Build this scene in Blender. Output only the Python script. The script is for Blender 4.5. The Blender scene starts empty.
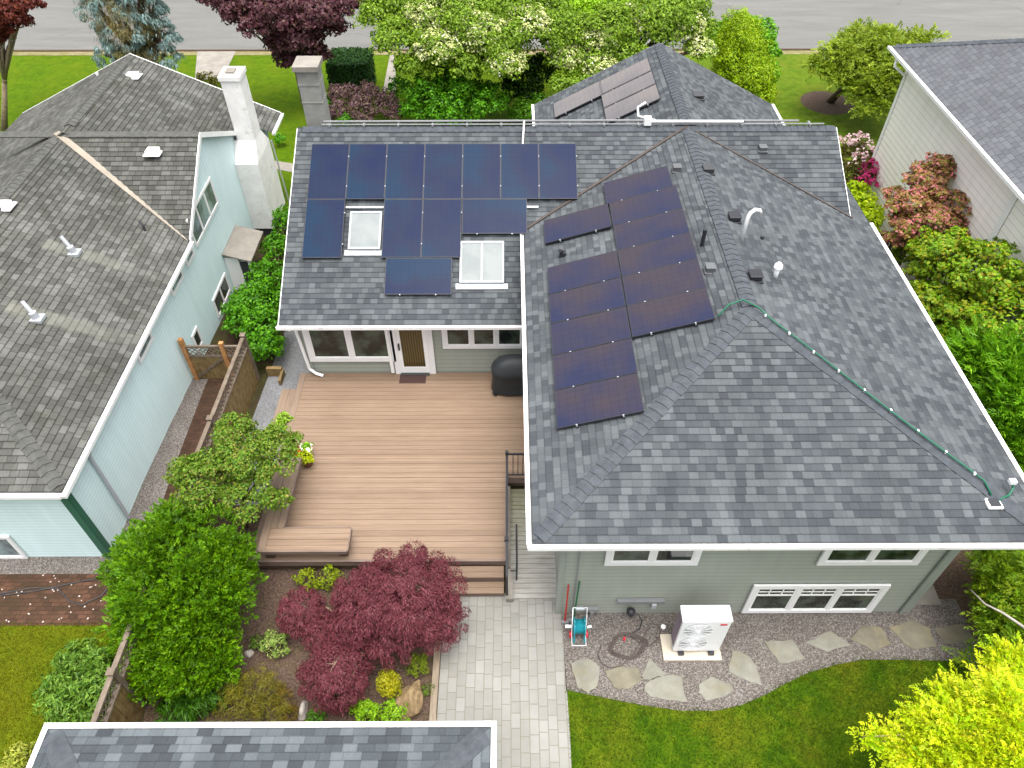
import bpy, math, random
import numpy as np
from mathutils import Vector, Matrix
R = math.radians
random.seed(7); rng = np.random.default_rng(7)
sc = bpy.context.scene
col = sc.collection

# ------------------------------------------------------------------ camera
F_PX, PITCH, YAW, H = 734.2, 46.3, 0.228, 15.34
cam_d = bpy.data.cameras.new('camera'); cam = bpy.data.objects.new('camera', cam_d); col.objects.link(cam)
cam.location = (0, 0, H); cam.rotation_euler = (R(90 - PITCH), 0, R(-YAW))
cam_d.sensor_width = 36; cam_d.lens = 36 * F_PX / 1024; cam_d.clip_end = 2000; cam_d.clip_start = .1
sc.camera = cam

def ray(px, py):
    a, b = px - 512, 384 - py; th = R(PITCH); yw = R(YAW)
    x, y, z = a, F_PX * math.cos(th) + b * math.sin(th), -F_PX * math.sin(th) + b * math.cos(th)
    c, s = math.cos(yw), math.sin(yw)
    return Vector((c * x + s * y, -s * x + c * y, z))
def at(px, py, z=0.): r = ray(px, py); return r * ((z - H) / r.z) + Vector((0, 0, H))     # point at height z seen at a pixel
def aty(px, py, Y): r = ray(px, py); return r * (Y / r.y) + Vector((0, 0, H))
def depth(P): return P[1] * math.cos(R(PITCH)) - (P[2] - H) * math.sin(R(PITCH))
def ppm(P): return F_PX / depth(P)                                                       # pixels per metre there

def ground_z(y):
    t = min(1, max(0, (y - 10) / 10)); return -.6 * t * t * (3 - 2 * t)
def gz(y):                                                                                # ground sheet is linear between whole-metre rows
    y0 = math.floor(y); f = y - y0
    return ground_z(y0) * (1 - f) + ground_z(y0 + 1) * f

# ------------------------------------------------------------------ tagging
def tag(o, label=None, cat=None, group=None, kind=None):
    if label: o['label'] = label
    if cat: o['category'] = cat
    if group: o['group'] = group
    if kind: o['kind'] = kind
    return o
def thing(name, label, cat, loc=(0, 0, 0), group=None):
    o = bpy.data.objects.new(name, None); col.objects.link(o); o.location = loc; o.empty_display_size = .3
    return tag(o, label, cat, group)
def root_loc(p):
    while p.parent: p = p.parent
    return Vector(p.location)
def copy_tree(o, parent=None):
    c = o.copy(); col.objects.link(c)
    if parent: c.parent = parent
    for ch in o.children: copy_tree(ch, c)
    return c

# ------------------------------------------------------------------ mesh builder
class MB:
    def __init__(s): s.v = []; s.f = []; s.uv = []
    def face(s, pts, uvs=None):
        i = len(s.v); s.v += [tuple(p) for p in pts]; s.f.append(tuple(range(i, i + len(pts))))
        s.uv.append(uvs if uvs else [(p[0] + p[1] * .37, p[2] + p[1] * .11) for p in pts])
        return s
    def box(s, a, b, rz=0, about=None):
        x0, y0, z0 = a; x1, y1, z1 = b
        P = [(x0, y0, z0), (x1, y0, z0), (x1, y1, z0), (x0, y1, z0), (x0, y0, z1), (x1, y0, z1), (x1, y1, z1), (x0, y1, z1)]
        if rz:
            cx, cy = about or ((x0 + x1) / 2, (y0 + y1) / 2); c, q = math.cos(rz), math.sin(rz)
            P = [(cx + (p[0] - cx) * c - (p[1] - cy) * q, cy + (p[0] - cx) * q + (p[1] - cy) * c, p[2]) for p in P]
        for f in ((0, 3, 2, 1), (4, 5, 6, 7), (0, 1, 5, 4), (1, 2, 6, 5), (2, 3, 7, 6), (3, 0, 4, 7)): s.face([P[k] for k in f])
        return s
    def obox(s, o, X, Y, Z):      # oriented box: corner o and edge vectors
        o, X, Y, Z = map(Vector, (o, X, Y, Z))
        P = [o, o + X, o + X + Y, o + Y, o + Z, o + X + Z, o + X + Y + Z, o + Y + Z]
        for f in ((0, 3, 2, 1), (4, 5, 6, 7), (0, 1, 5, 4), (1, 2, 6, 5), (2, 3, 7, 6), (3, 0, 4, 7)): s.face([P[k] for k in f])
        return s
    def prism(s, poly, z0, z1):
        n = len(poly)
        s.face([(p[0], p[1], z1) for p in poly]); s.face([(p[0], p[1], z0) for p in reversed(poly)])
        for i in range(n):
            a, b = poly[i], poly[(i + 1) % n]; s.face([(a[0], a[1], z0), (b[0], b[1], z0), (b[0], b[1], z1), (a[0], a[1], z1)])
        return s
    def tube(s, pts, rad, n=8, cap=True):
        pts = [Vector(p) for p in pts]
        if not hasattr(rad, '__len__'): rad = [rad] * len(pts)
        rings = []; up = None
        for i, p in enumerate(pts):
            d = (pts[min(i + 1, len(pts) - 1)] - pts[max(i - 1, 0)]).normalized()
            if up is None:
                up = Vector((0, 0, 1)) if abs(d.z) < .9 else Vector((1, 0, 0))
            a = d.cross(up).normalized(); b = a.cross(d).normalized(); up = b
            rings.append([p + (a * math.cos(2 * math.pi * k / n) + b * math.sin(2 * math.pi * k / n)) * rad[i] for k in range(n)])
        for i in range(len(rings) - 1):
            for k in range(n):
                s.face([rings[i][k], rings[i][(k + 1) % n], rings[i + 1][(k + 1) % n], rings[i + 1][k]])
        if cap: s.face(rings[0][::-1]); s.face(rings[-1])
        return s
    def lathe(s, c, prof, n=16):
        c = Vector(c)
        for (r0, z0), (r1, z1) in zip(prof, prof[1:]):
            for k in range(n):
                a, b = 2 * math.pi * k / n, 2 * math.pi * (k + 1) / n
                P = [c + Vector((r0 * math.cos(a), r0 * math.sin(a), z0)), c + Vector((r0 * math.cos(b), r0 * math.sin(b), z0)),
                     c + Vector((r1 * math.cos(b), r1 * math.sin(b), z1)), c + Vector((r1 * math.cos(a), r1 * math.sin(a), z1))]
                if r0 < 1e-5: P = [P[0], P[2], P[3]]
                elif r1 < 1e-5: P = P[:3]
                s.face(P)
        return s
    def build(s, name, mat, parent=None, smooth=False, bevel=0, origin=None, merge=False):
        off = root_loc(parent) if parent else Vector(origin or (0, 0, 0))
        me = bpy.data.meshes.new(name)
        V = [(v[0] - off.x, v[1] - off.y, v[2] - off.z) for v in s.v]
        me.from_pydata(V, [], s.f); uvl = me.uv_layers.new(name='UVMap')
        flat = [c for u in s.uv for q in u for c in q]; uvl.data.foreach_set('uv', flat)
        if merge or smooth or bevel:
            import bmesh
            bm = bmesh.new(); bm.from_mesh(me); bmesh.ops.remove_doubles(bm, verts=bm.verts, dist=1e-4); bm.to_mesh(me); bm.free()
        if mat: me.materials.append(mat)
        if smooth:
            me.polygons.foreach_set('use_smooth', [True] * len(me.polygons))
        o = bpy.data.objects.new(name, me); col.objects.link(o)
        if parent: o.parent = parent
        else: o.location = off
        if bevel:
            m = o.modifiers.new('b', 'BEVEL'); m.width = bevel; m.segments = 2; m.limit_method = 'ANGLE'
        return o

def clip(poly, ax, val, keep_ge):
    out = []
    for i in range(len(poly)):
        p, q = poly[i], poly[(i + 1) % len(poly)]
        a, b = (p[ax] - val), (q[ax] - val)
        if not keep_ge: a, b = -a, -b
        if a >= 0: out.append(p)
        if (a > 0 and b < 0) or (a < 0 and b > 0):
            t = a / (a - b); out.append(tuple(p[k] + (q[k] - p[k]) * t for k in range(len(p))))
    return out
def courses(mb, poly3, U, h, step, top_out=0., v0=None):
    """lay a flat polygon in lapped courses (shingles, siding); U = up direction in the plane; uv in metres"""
    P = [Vector(p) for p in poly3]; U = Vector(U).normalized()
    n = Vector((0, 0, 0))
    for i in range(len(P)): n += P[i].cross(P[(i + 1) % len(P)])
    n.normalize(); A = U.cross(n).normalized(); o = P[0]
    q = [((p - o).dot(A), (p - o).dot(U)) for p in P]
    vmin = min(c[1] for c in q); vmax = max(c[1] for c in q); vmin = vmin if v0 is None else v0
    ua = o.dot(A); k = 0
    while vmin + k * h < vmax - 1e-5:
        a, b = vmin + k * h, vmin + (k + 1) * h
        r = clip(clip(q, 1, a, True), 1, b, False)
        if len(r) >= 3:
            to3 = lambda c, s: o + A * c[0] + U * c[1] + n * s
            st = lambda c: top_out + step * (1 - (c[1] - a) / h)
            mb.face([to3(c, st(c)) for c in r], [(c[0] + ua, c[1] - vmin) for c in r])
            lo = [c for c in r if abs(c[1] - a) < 1e-6]
            if len(lo) == 2:
                l, m = sorted(lo)
                mb.face([to3(l, top_out), to3(m, top_out), to3(m, top_out + step), to3(l, top_out + step)], [(l[0] + ua, l[1] - vmin + .003)] * 2 + [(m[0] + ua, m[1] - vmin + .003)] * 2)
        k += 1
    return mb

# ------------------------------------------------------------------ materials
class N:
    def __init__(s, name):
        s.m = bpy.data.materials.new(name); s.m.use_nodes = True; s.t = s.m.node_tree; s.b = s.t.nodes['Principled BSDF']; s.out = s.t.nodes['Material Output']
    def n(s, ty, props=None, **kw):
        nd = s.t.nodes.new(ty)
        for k, v in (props or {}).items(): setattr(nd, k, v)
        for k, v in kw.items():
            k = k.replace('_', ' ')
            s.inp(nd.inputs[int(k[1:])] if k[0] == 'i' and k[1:].isdigit() else nd.inputs[k], v)
        return nd
    def inp(s, sock, v):
        if isinstance(v, bpy.types.NodeSocket): s.t.links.new(v, sock)
        elif v is not None:
            if hasattr(v, '__len__') and len(v) == 3 and sock.type == 'RGBA': v = (*v, 1)
            sock.default_value = v
    def math(s, op, a, b=None, c=None):
        nd = s.t.nodes.new('ShaderNodeMath'); nd.operation = op
        for i, v in enumerate((a, b, c)):
            if v is not None: s.inp(nd.inputs[i], v)
        return nd.outputs[0]
    def mix(s, f, a, b, mode='MIX'):
        nd = s.t.nodes.new('ShaderNodeMix'); nd.data_type = 'RGBA'; nd.blend_type = mode
        s.inp(nd.inputs[0], f); s.inp(nd.inputs[6], a); s.inp(nd.inputs[7], b); return nd.outputs[2]
    def ramp(s, f, stops, interp='LINEAR'):
        nd = s.t.nodes.new('ShaderNodeValToRGB'); nd.color_ramp.interpolation = interp
        e = nd.color_ramp.elements
        while len(e) < len(stops): e.new(.5)
        for el, (p, c) in zip(e, stops): el.position = p; el.color = (*c, 1) if len(c) == 3 else c
        s.inp(nd.inputs[0], f); return nd.outputs[0]
    def pos(s): return s.n('ShaderNodeNewGeometry').outputs['Position']
    def uv(s): return s.n('ShaderNodeUVMap').outputs[0]
    def sep(s, v): return s.n('ShaderNodeSeparateXYZ', i0=v).outputs
    def noise(s, v, scale, detail=3, rough=.55, dim='3D'):
        return s.n('ShaderNodeTexNoise', {'noise_dimensions': dim}, Vector=v, Scale=scale, Detail=detail, Roughness=rough).outputs[0]
    def mapv(s, v, sc_): return s.n('ShaderNodeMapping', Vector=v, Scale=sc_).outputs[0]
    def done(s, color=None, rough=.7, bump=None, bstr=.3, bdist=.01, spec=.3, metal=0):
        if color is not None: s.inp(s.b.inputs['Base Color'], color)
        s.inp(s.b.inputs['Roughness'], rough); s.inp(s.b.inputs['Specular IOR Level'], spec); s.b.inputs['Metallic'].default_value = metal
        if bump is not None:
            bn = s.n('ShaderNodeBump', Height=bump, Strength=bstr, Distance=bdist); s.t.links.new(bn.outputs[0], s.b.inputs['Normal'])
        return s.m
def rgb(r, g, b):      # sRGB 0-255 -> linear
    f = lambda c: c / 12.92 if c <= .04045 else ((c + .055) / 1.055) ** 2.4
    return tuple(f(c / 255) for c in (r, g, b))
def scl(c, k): return tuple(x * k for x in c)

def paint(name, c, rough=.5, var=.06, dirt=None, scale=1.5, spec=.3):
    m = N(name); p = m.pos(); nz = m.noise(p, scale, 5, .6)
    k = m.ramp(nz, [(.3, scl(c, 1 - var * 1.5)), (.7, scl(c, 1 + var))])
    if dirt:
        d = m.noise(p, 4.3, 6, .7); k = m.mix(m.ramp(d, [(.58, (0, 0, 0)), (.72, (.7, .7, .7))]), k, dirt)
    return m.done(k, rough, m.noise(p, 60, 2), .05, .004, spec)

def shingle(name, tones, h, w, butt=.55, blotch=.18, moss=None, streaks=None, gap=.5):
    m = N(name); uv = m.sep(m.uv()); u, v = uv[0], uv[1]
    rv = m.math('DIVIDE', v, h); row = m.math('FLOOR', m.math('ADD', rv, .0005)); fr = m.math('SUBTRACT', rv, row)
    rr = m.n('ShaderNodeTexWhiteNoise', {'noise_dimensions': '1D'}, W=row).outputs[0]
    W = m.math('ADD', m.math('DIVIDE', u, w), m.math('MULTIPLY', rr, 917.3))
    vo = m.n('ShaderNodeTexVoronoi', {'voronoi_dimensions': '1D'}, W=W, Scale=1., Randomness=.95)
    cr = m.n('ShaderNodeSeparateColor', i0=vo.outputs['Color']).outputs[0]
    ed = m.n('ShaderNodeTexVoronoi', {'voronoi_dimensions': '1D', 'feature': 'DISTANCE_TO_EDGE'}, W=W, Scale=1., Randomness=.95).outputs['Distance']
    p = m.pos(); n2 = m.noise(p, 45, 2, .6); n3 = m.noise(p, .55, 4, .6); fine = m.noise(p, 130, 2, .7)
    f = m.math('ADD', cr, m.math('MULTIPLY', m.math('SUBTRACT', n2, .5), .35))
    c = m.ramp(f, tones)
    c = m.mix(1., c, m.ramp(n3, [(.3, (1 - blotch,) * 3), (.7, (1 + blotch * .6,) * 3)]), 'MULTIPLY')
    c = m.mix(1., c, m.ramp(fine, [(.3, (.72,) * 3), (.7, (1.25,) * 3)]), 'MULTIPLY')
    c = m.mix(1., c, m.ramp(m.noise(m.n('ShaderNodeCombineXYZ', X=m.math('MULTIPLY', u, 2.2), Y=m.math('MULTIPLY', v, .22)).outputs[0], 1., 4, .6), [(.32, (1 - blotch * .8,) * 3), (.68, (1 + blotch * .7,) * 3)]), 'MULTIPLY')
    if moss:
        mf = m.math('MULTIPLY', m.ramp(m.noise(p, .9, 6, .7), [(.42, (0, 0, 0)), (.7, (.75,) * 3)]), m.ramp(m.noise(p, 14, 3), [(.35, (.2,) * 3), (.65, (1, 1, 1))]))
        c = m.mix(mf, c, moss)
    bt = m.ramp(fr, [(0, (butt,) * 3), (.07, (butt,) * 3), (.17, (1, 1, 1))])       # printed darker band above each butt edge, doubling as its painted shadow line
    c = m.mix(1., c, bt, 'MULTIPLY')
    c = m.mix(1., c, m.ramp(ed, [(0, (gap,) * 3), (.02, (gap,) * 3), (.055, (1, 1, 1))]), 'MULTIPLY')
    if streaks:
        xy = m.sep(p)
        for (x0, y0, wd, ln) in streaks:
            dy = m.math('ABSOLUTE', m.math('SUBTRACT', m.math('ADD', xy[1], m.math('MULTIPLY', m.math('SUBTRACT', m.noise(p, 3, 3), .5), .25)), y0))
            a = m.ramp(m.math('DIVIDE', dy, wd), [(.45, (1, 1, 1)), (1, (0, 0, 0))])
            t = m.math('DIVIDE', m.math('SUBTRACT', xy[0], x0), ln)
            b = m.ramp(t, [(0, (0, 0, 0)), (.02, (1, 1, 1)), (.55, (.8,) * 3), (1, (0, 0, 0))])
            c = m.mix(m.math('MULTIPLY', m.math('MULTIPLY', a, b), .55), c, m.mix(m.noise(p, 9, 3), rgb(150, 150, 138), rgb(190, 190, 178)))
    hgt = m.math('ADD', m.math('MULTIPLY', cr, .5), m.math('MULTIPLY', fine, .5))
    return m.done(c, .95, hgt, .35, .006, .15)

DG = [(.08, rgb(80, 84, 89)), (.4, rgb(92, 97, 101)), (.65, rgb(99, 104, 107)), (.97, rgb(112, 117, 120))]
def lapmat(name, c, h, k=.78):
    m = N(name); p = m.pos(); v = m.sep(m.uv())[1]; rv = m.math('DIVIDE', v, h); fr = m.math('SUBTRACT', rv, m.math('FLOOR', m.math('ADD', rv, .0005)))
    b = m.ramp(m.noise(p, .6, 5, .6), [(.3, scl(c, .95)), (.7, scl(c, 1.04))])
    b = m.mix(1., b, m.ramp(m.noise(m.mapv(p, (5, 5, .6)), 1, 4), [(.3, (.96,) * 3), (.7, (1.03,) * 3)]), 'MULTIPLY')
    b = m.mix(1., b, m.ramp(fr, [(.0, (k,) * 3), (.06, (k,) * 3), (.16, (1, 1, 1)), (1, (1, 1, 1))]), 'MULTIPLY')      # lap shadow painted as a dark line along each course
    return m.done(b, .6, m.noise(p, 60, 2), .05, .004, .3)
M = {}
M['shingle'] = shingle('charcoal_shingle', DG, .15, .18, .78, .12, gap=.82)
M['shingle_garage'] = shingle('garage_shingle', [(.1, rgb(80, 85, 90)), (.45, rgb(95, 102, 107)), (.65, rgb(107, 114, 119)), (.95, rgb(124, 131, 136))], .15, .24, .7, .12, gap=.82)
M['shingle_old'] = shingle('weathered_shingle', [(.1, rgb(108, 108, 104)), (.5, rgb(124, 124, 120)), (.9, rgb(140, 141, 136))], .155, .24, .5, .25, rgb(92, 92, 78),
                           [(-12.15, 15.92, .24, 2.5), (-12.0, 13.45, .27, 3.0)])
M['shingle_grey'] = shingle('grey_shingle', [(.1, rgb(119, 122, 128)), (.5, rgb(126, 129, 134)), (.9, rgb(132, 136, 141))], .15, .3, .62, .1)
def capmat(name, a, b):
    m = N(name); p = m.pos(); fine = m.noise(p, 130, 2, .7)
    c = m.ramp(m.noise(p, 6, 3), [(.3, a), (.7, b)])
    return m.done(m.mix(1., c, m.ramp(fine, [(.3, (.75,) * 3), (.7, (1.2,) * 3)]), 'MULTIPLY'), .95, fine, .3, .005, .15)
M['cap'] = capmat('ridge_shingle', rgb(84, 89, 95), rgb(103, 108, 114))
M['cap_old'] = capmat('old_ridge_shingle', rgb(104, 105, 101), rgb(126, 127, 122))
M['white'] = paint('white_paint', (.80, .80, .79), .45, .03)
M['gutter'] = paint('white_gutter', (.80, .79, .78), .4, .04, rgb(150, 110, 85), 2)
M['white_plastic'] = paint('white_plastic', (.78, .79, .80), .35, .03)
M['trim'] = paint('white_trim', (.74, .74, .74), .5, .04)
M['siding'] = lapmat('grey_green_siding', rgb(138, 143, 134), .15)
M['siding_trim'] = paint('grey_green_trim', rgb(130, 136, 128), .6, .05)
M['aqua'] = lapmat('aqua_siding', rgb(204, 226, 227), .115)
M['green_trim'] = paint('dark_green_trim', rgb(52, 98, 78), .5, .05)
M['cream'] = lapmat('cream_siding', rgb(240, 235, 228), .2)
M['chimney_white'] = paint('whitewashed_brick', (.78, .77, .75), .7, .08, rgb(160, 155, 148), 2.5)
M['black_metal'] = paint('black_metal', (.025, .026, .03), .4, .1)
M['dark_grey'] = paint('dark_grey_plastic', (.045, .047, .05), .5, .1)
M['grey_metal'] = paint('grey_metal', (.36, .37, .38), .45, .08)
M['dark_vent'] = paint('weathered_vent', (.10, .105, .11), .6, .1)
M['galv'] = paint('galvanised_metal', (.62, .66, .70), .35, .08)
M['copper'] = paint('brown_strip', rgb(118, 100, 88), .6, .1)
M['tan_strip'] = paint('tan_valley_metal', rgb(176, 166, 150), .6, .12)
M['teal'] = paint('teal_plastic', rgb(28, 128, 140), .4, .06)
M['green_hose'] = paint('green_hose', rgb(22, 92, 68), .45, .08)
M['red_pole'] = paint('red_painted_wood', rgb(170, 45, 40), .5, .06)
M['green_pole'] = paint('green_painted_wood', rgb(30, 100, 60), .5, .06)
M['rubber'] = paint('dark_rubber', rgb(84, 74, 70), .6, .1)
M['red'] = paint('red_badge', rgb(190, 30, 45), .4, .03)
M['cover'] = paint('charcoal_cover', rgb(46, 50, 53), .55, .15, None, 5)
M['pad'] = paint('pale_plastic_pad', rgb(222, 210, 190), .6, .05)
M['concrete'] = paint('concrete', rgb(166, 160, 150), .85, .14, rgb(120, 112, 100), 2.5)
M['concrete_chim'] = paint('grey_block', rgb(172, 172, 166), .85, .12, rgb(130, 128, 120), 4)
M['stone_white'] = paint('pale_stone', rgb(196, 188, 178), .8, .15, None, 9)
def flag(name, a, b):
    m = N(name); p = m.pos(); c = m.ramp(m.noise(p, 2.3, 6, .65), [(.3, a), (.7, b)])
    c = m.mix(m.ramp(m.noise(p, 1.4, 4), [(.5, (0, 0, 0)), (.7, (.55,) * 3)]), c, rgb(146, 134, 100))
    return m.done(c, .85, m.noise(m.mapv(p, (9, 26, 9)), 1, 5), .4, .01)
M['flag_dark'] = flag('brown_flagstone', rgb(98, 92, 80), rgb(126, 120, 104))
M['flag'] = flag('flagstone', rgb(130, 127, 117), rgb(164, 161, 151))
m = N('brown_rock'); p = m.pos(); c = m.ramp(m.noise(m.mapv(p, (14, 5, 5)), 1, 6, .65), [(.3, rgb(92, 76, 54)), (.55, rgb(140, 118, 86)), (.8, rgb(168, 150, 118))]); M['rock'] = m.done(c, .85, m.noise(m.mapv(p, (18, 6, 6)), 1, 6), .8, .03)

def lap_wood(name, a, b, sx, sy, rowy=None, rough=.6):
    m = N(name); p = m.pos(); s = m.sep(p)
    g = m.noise(m.mapv(p, (sx, sy, 6)), 1, 4, .6)
    c = m.ramp(g, [(.3, a), (.7, b)])
    if rowy:
        ax_, wd, off = rowy
        r = m.math('FLOOR', m.math('DIVIDE', m.math('SUBTRACT', s[ax_], off), wd))
        w = m.n('ShaderNodeTexWhiteNoise', {'noise_dimensions': '1D'}, W=r).outputs[0]
        c = m.mix(1., c, m.ramp(w, [(0, (.86, .85, .84)), (1, (1.09,) * 3)]), 'MULTIPLY')
    c = m.mix(1., c, m.ramp(m.noise(p, .7, 4), [(.3, (.93, .91, .9)), (.7, (1.05, 1.05, 1.06))]), 'MULTIPLY')
    return m.done(c, rough, g, .15, .004, .3)
M['deck'] = lap_wood('composite_deck', rgb(148, 121, 99), rgb(166, 138, 116), 1.2, 30, (1, .1475, 8.665))
M['deck_y'] = lap_wood('composite_deck_lengthways', rgb(146, 121, 101), rgb(166, 140, 119), 30, 1.2)
M['deck_trim'] = lap_wood('composite_fascia', rgb(128, 106, 92), rgb(156, 132, 116), 1.2, 12)
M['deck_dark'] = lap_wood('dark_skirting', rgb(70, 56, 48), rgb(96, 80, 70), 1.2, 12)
M['fence'] = lap_wood('weathered_fence', rgb(118, 98, 66), rgb(168, 148, 108), 7, 7)
M['fence_new'] = lap_wood('cedar_post', rgb(150, 104, 62), rgb(186, 138, 90), 9, 9)
M['fence_rail'] = lap_wood('grey_fence_rail', rgb(122, 108, 96), rgb(160, 148, 134), 9, 5)
M['edge_wood'] = lap_wood('timber_edging', rgb(148, 132, 110), rgb(186, 170, 148), 20, 3)
m = N('mossy_boards'); p = m.pos(); s = m.sep(p)
c = m.ramp(m.noise(m.mapv(p, (2, 20, 3)), 1, 4), [(.3, rgb(176, 174, 164)), (.7, rgb(212, 210, 202))])
ms = m.math('ADD', m.math('MULTIPLY', m.math('SUBTRACT', s[1], 8.2), .42), m.math('MULTIPLY', m.math('SUBTRACT', m.noise(p, 3, 5), .5), 1.3))
ms = m.math('SUBTRACT', ms, m.math('MULTIPLY', s[0], .25))
c = m.mix(m.ramp(ms, [(.2, (0, 0, 0)), (1.2, (.7,) * 3)]), c, rgb(136, 138, 92)); M['ramp_boards'] = m.done(c, .8, m.noise(p, 20, 3), .1)

def brick(name, c1, c2, mortar, bw, bh, blot=None, rough=.9, vec=None):
    m = N(name); p = m.pos()
    b = m.n('ShaderNodeTexBrick', {'offset': .5}, Vector=vec(m, p) if vec else p, Color1=c1, Color2=c2, Mortar=mortar, Scale=1., Mortar_Size=.006, Mortar_Smooth=.3, Bias=0., Brick_Width=bw, Row_Height=bh)
    c = m.mix(1., b.outputs['Color'], m.ramp(m.noise(p, 5, 5, .65), [(.3, (.72,) * 3), (.7, (1.2,) * 3)]), 'MULTIPLY')
    if blot: c = m.mix(m.ramp(m.noise(p, 1.3, 6, .7), [(.45, (0, 0, 0)), (.68, (.8,) * 3)]), c, blot)
    return m.done(c, rough, m.math('ADD', m.math('MULTIPLY', b.outputs['Fac'], -1.), m.math('MULTIPLY', m.noise(p, 30, 3), .3)), .6, .012)
M['brick_path'] = brick('brick_paving', rgb(96, 70, 54), rgb(132, 96, 78), rgb(70, 60, 42), .2, .1, rgb(88, 72, 50))
M['brick_alley'] = brick('mossy_brick_paving', rgb(74, 54, 42), rgb(100, 72, 58), rgb(56, 46, 32), .2, .1, rgb(72, 60, 34))
# long-ways pavers: rows along X, random lengths along Y
m = N('concrete_pavers'); p = m.pos(); s = m.sep(p)
rw = m.math('DIVIDE', s[0], .187); row = m.math('FLOOR', rw); fr = m.math('SUBTRACT', rw, row)
rr = m.n('ShaderNodeTexWhiteNoise', {'noise_dimensions': '1D'}, W=row).outputs[0]
W = m.math('ADD', m.math('DIVIDE', s[1], .31), m.math('MULTIPLY', rr, 77.7))
vo = m.n('ShaderNodeTexVoronoi', {'voronoi_dimensions': '1D'}, W=W, Scale=1., Randomness=.6)
ed = m.n('ShaderNodeTexVoronoi', {'voronoi_dimensions': '1D', 'feature': 'DISTANCE_TO_EDGE'}, W=W, Scale=1., Randomness=.6).outputs['Distance']
cr = m.n('ShaderNodeSeparateColor', i0=vo.outputs['Color']).outputs[0]
c = m.ramp(cr, [(.1, rgb(156, 155, 149)), (.5, rgb(161, 160, 154)), (.9, rgb(167, 166, 161))])
c = m.mix(1., c, m.ramp(m.noise(p, 1.1, 5, .65), [(.3, (.86, .86, .83)), (.7, (1.06,) * 3)]), 'MULTIPLY')
e2 = m.math('MINIMUM', m.math('MULTIPLY', m.math('MINIMUM', fr, m.math('SUBTRACT', 1., fr)), .6), ed)
lin = m.ramp(e2, [(0, (0, 0, 0)), (.012, (0, 0, 0)), (.03, (1, 1, 1))])
c = m.mix(lin, rgb(134, 130, 112), c); M['pavers'] = m.done(c, .85, lin, .4, .008)

m = N('gravel'); p = m.pos()
v = m.n('ShaderNodeTexVoronoi', Vector=p, Scale=52.); cc = m.n('ShaderNodeSeparateColor', i0=v.outputs['Color']).outputs
c = m.ramp(cc[0], [(.05, rgb(98, 90, 88)), (.4, rgb(124, 115, 111)), (.7, rgb(140, 131, 127)), (.97, rgb(176, 169, 164))])
c = m.mix(1., c, m.ramp(m.noise(p, 1.2, 5, .65), [(.3, (.8, .77, .74)), (.7, (1.06, 1.06, 1.08))]), 'MULTIPLY')
br = m.ramp(m.math('ADD', m.sep(p)[1], m.math('MULTIPLY', m.noise(p, 2.5, 4), .9)), [(0, (0, 0, 0)), (1, (0, 0, 0))])
M['gravel'] = m.done(c, .9, m.math('MULTIPLY', v.outputs['Distance'], -1.), .7, .02)
m = N('pale_gravel'); p = m.pos(); v = m.n('ShaderNodeTexVoronoi', Vector=p, Scale=30.); cc = m.n('ShaderNodeSeparateColor', i0=v.outputs['Color']).outputs
c = m.ramp(cc[0], [(.05, rgb(148, 150, 154)), (.5, rgb(164, 166, 170)), (.95, rgb(182, 184, 188))]); c = m.mix(1., c, m.ramp(m.noise(p, 1.1, 5), [(.3, (.8, .79, .76)), (.7, (1.06,) * 3)]), 'MULTIPLY')
M['gravel_pale'] = m.done(c, .9, m.math('MULTIPLY', v.outputs['Distance'], -1.), .7, .02)
m = N('bark_mulch'); p = m.pos()
c = m.ramp(m.noise(p, 22, 5, .75), [(.3, rgb(58, 44, 36)), (.5, rgb(100, 80, 68)), (.75, rgb(148, 128, 112))])
c = m.mix(m.ramp(m.noise(p, 2.1, 5, .7), [(.5, (0, 0, 0)), (.72, (.6,) * 3)]), c, rgb(98, 92, 52)); M['mulch'] = m.done(c, .95, m.noise(p, 30, 4), .8, .02)
def grassmat(name, a, b, c_, patch):
    m = N(name); p = m.pos()
    c = m.ramp(m.noise(p, 3.1, 6, .7), [(.3, a), (.5, b), (.72, c_)])
    c = m.mix(m.ramp(m.noise(p, .8, 5, .65), [(.45, (0, 0, 0)), (.7, (.65,) * 3)]), c, patch)
    c = m.mix(1., c, m.ramp(m.noise(p, 48, 2, .7), [(.3, (.65,) * 3), (.7, (1.25,) * 3)]), 'MULTIPLY')
    return m.done(c, .95, m.noise(p, 40, 3), .8, .03, .1)
M['lawn_back'] = grassmat('back_lawn', rgb(48, 80, 16), rgb(74, 106, 24), rgb(108, 130, 42), rgb(126, 124, 58))
M['lawn_side'] = grassmat('mossy_lawn', rgb(92, 104, 24), rgb(118, 122, 32), rgb(138, 136, 46), rgb(128, 114, 42))
M['lawn_front'] = grassmat('front_lawn', rgb(78, 106, 14), rgb(98, 122, 16), rgb(118, 138, 30), rgb(122, 130, 44))
M['lawn_dry'] = grassmat('pale_lawn', rgb(78, 106, 30), rgb(100, 124, 44), rgb(122, 140, 64), rgb(136, 132, 78))  # paler, less saturated grass for the right of the front lawn
M['ground'] = grassmat('ground_soil', rgb(70, 64, 44), rgb(88, 78, 56), rgb(92, 96, 48), rgb(84, 92, 40))
m = N('old_asphalt'); p = m.pos(); c = m.ramp(m.noise(m.mapv(p, (.25, 1.6, 1)), 1, 6, .6), [(.3, rgb(131, 130, 127)), (.7, rgb(148, 147, 144))])
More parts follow.
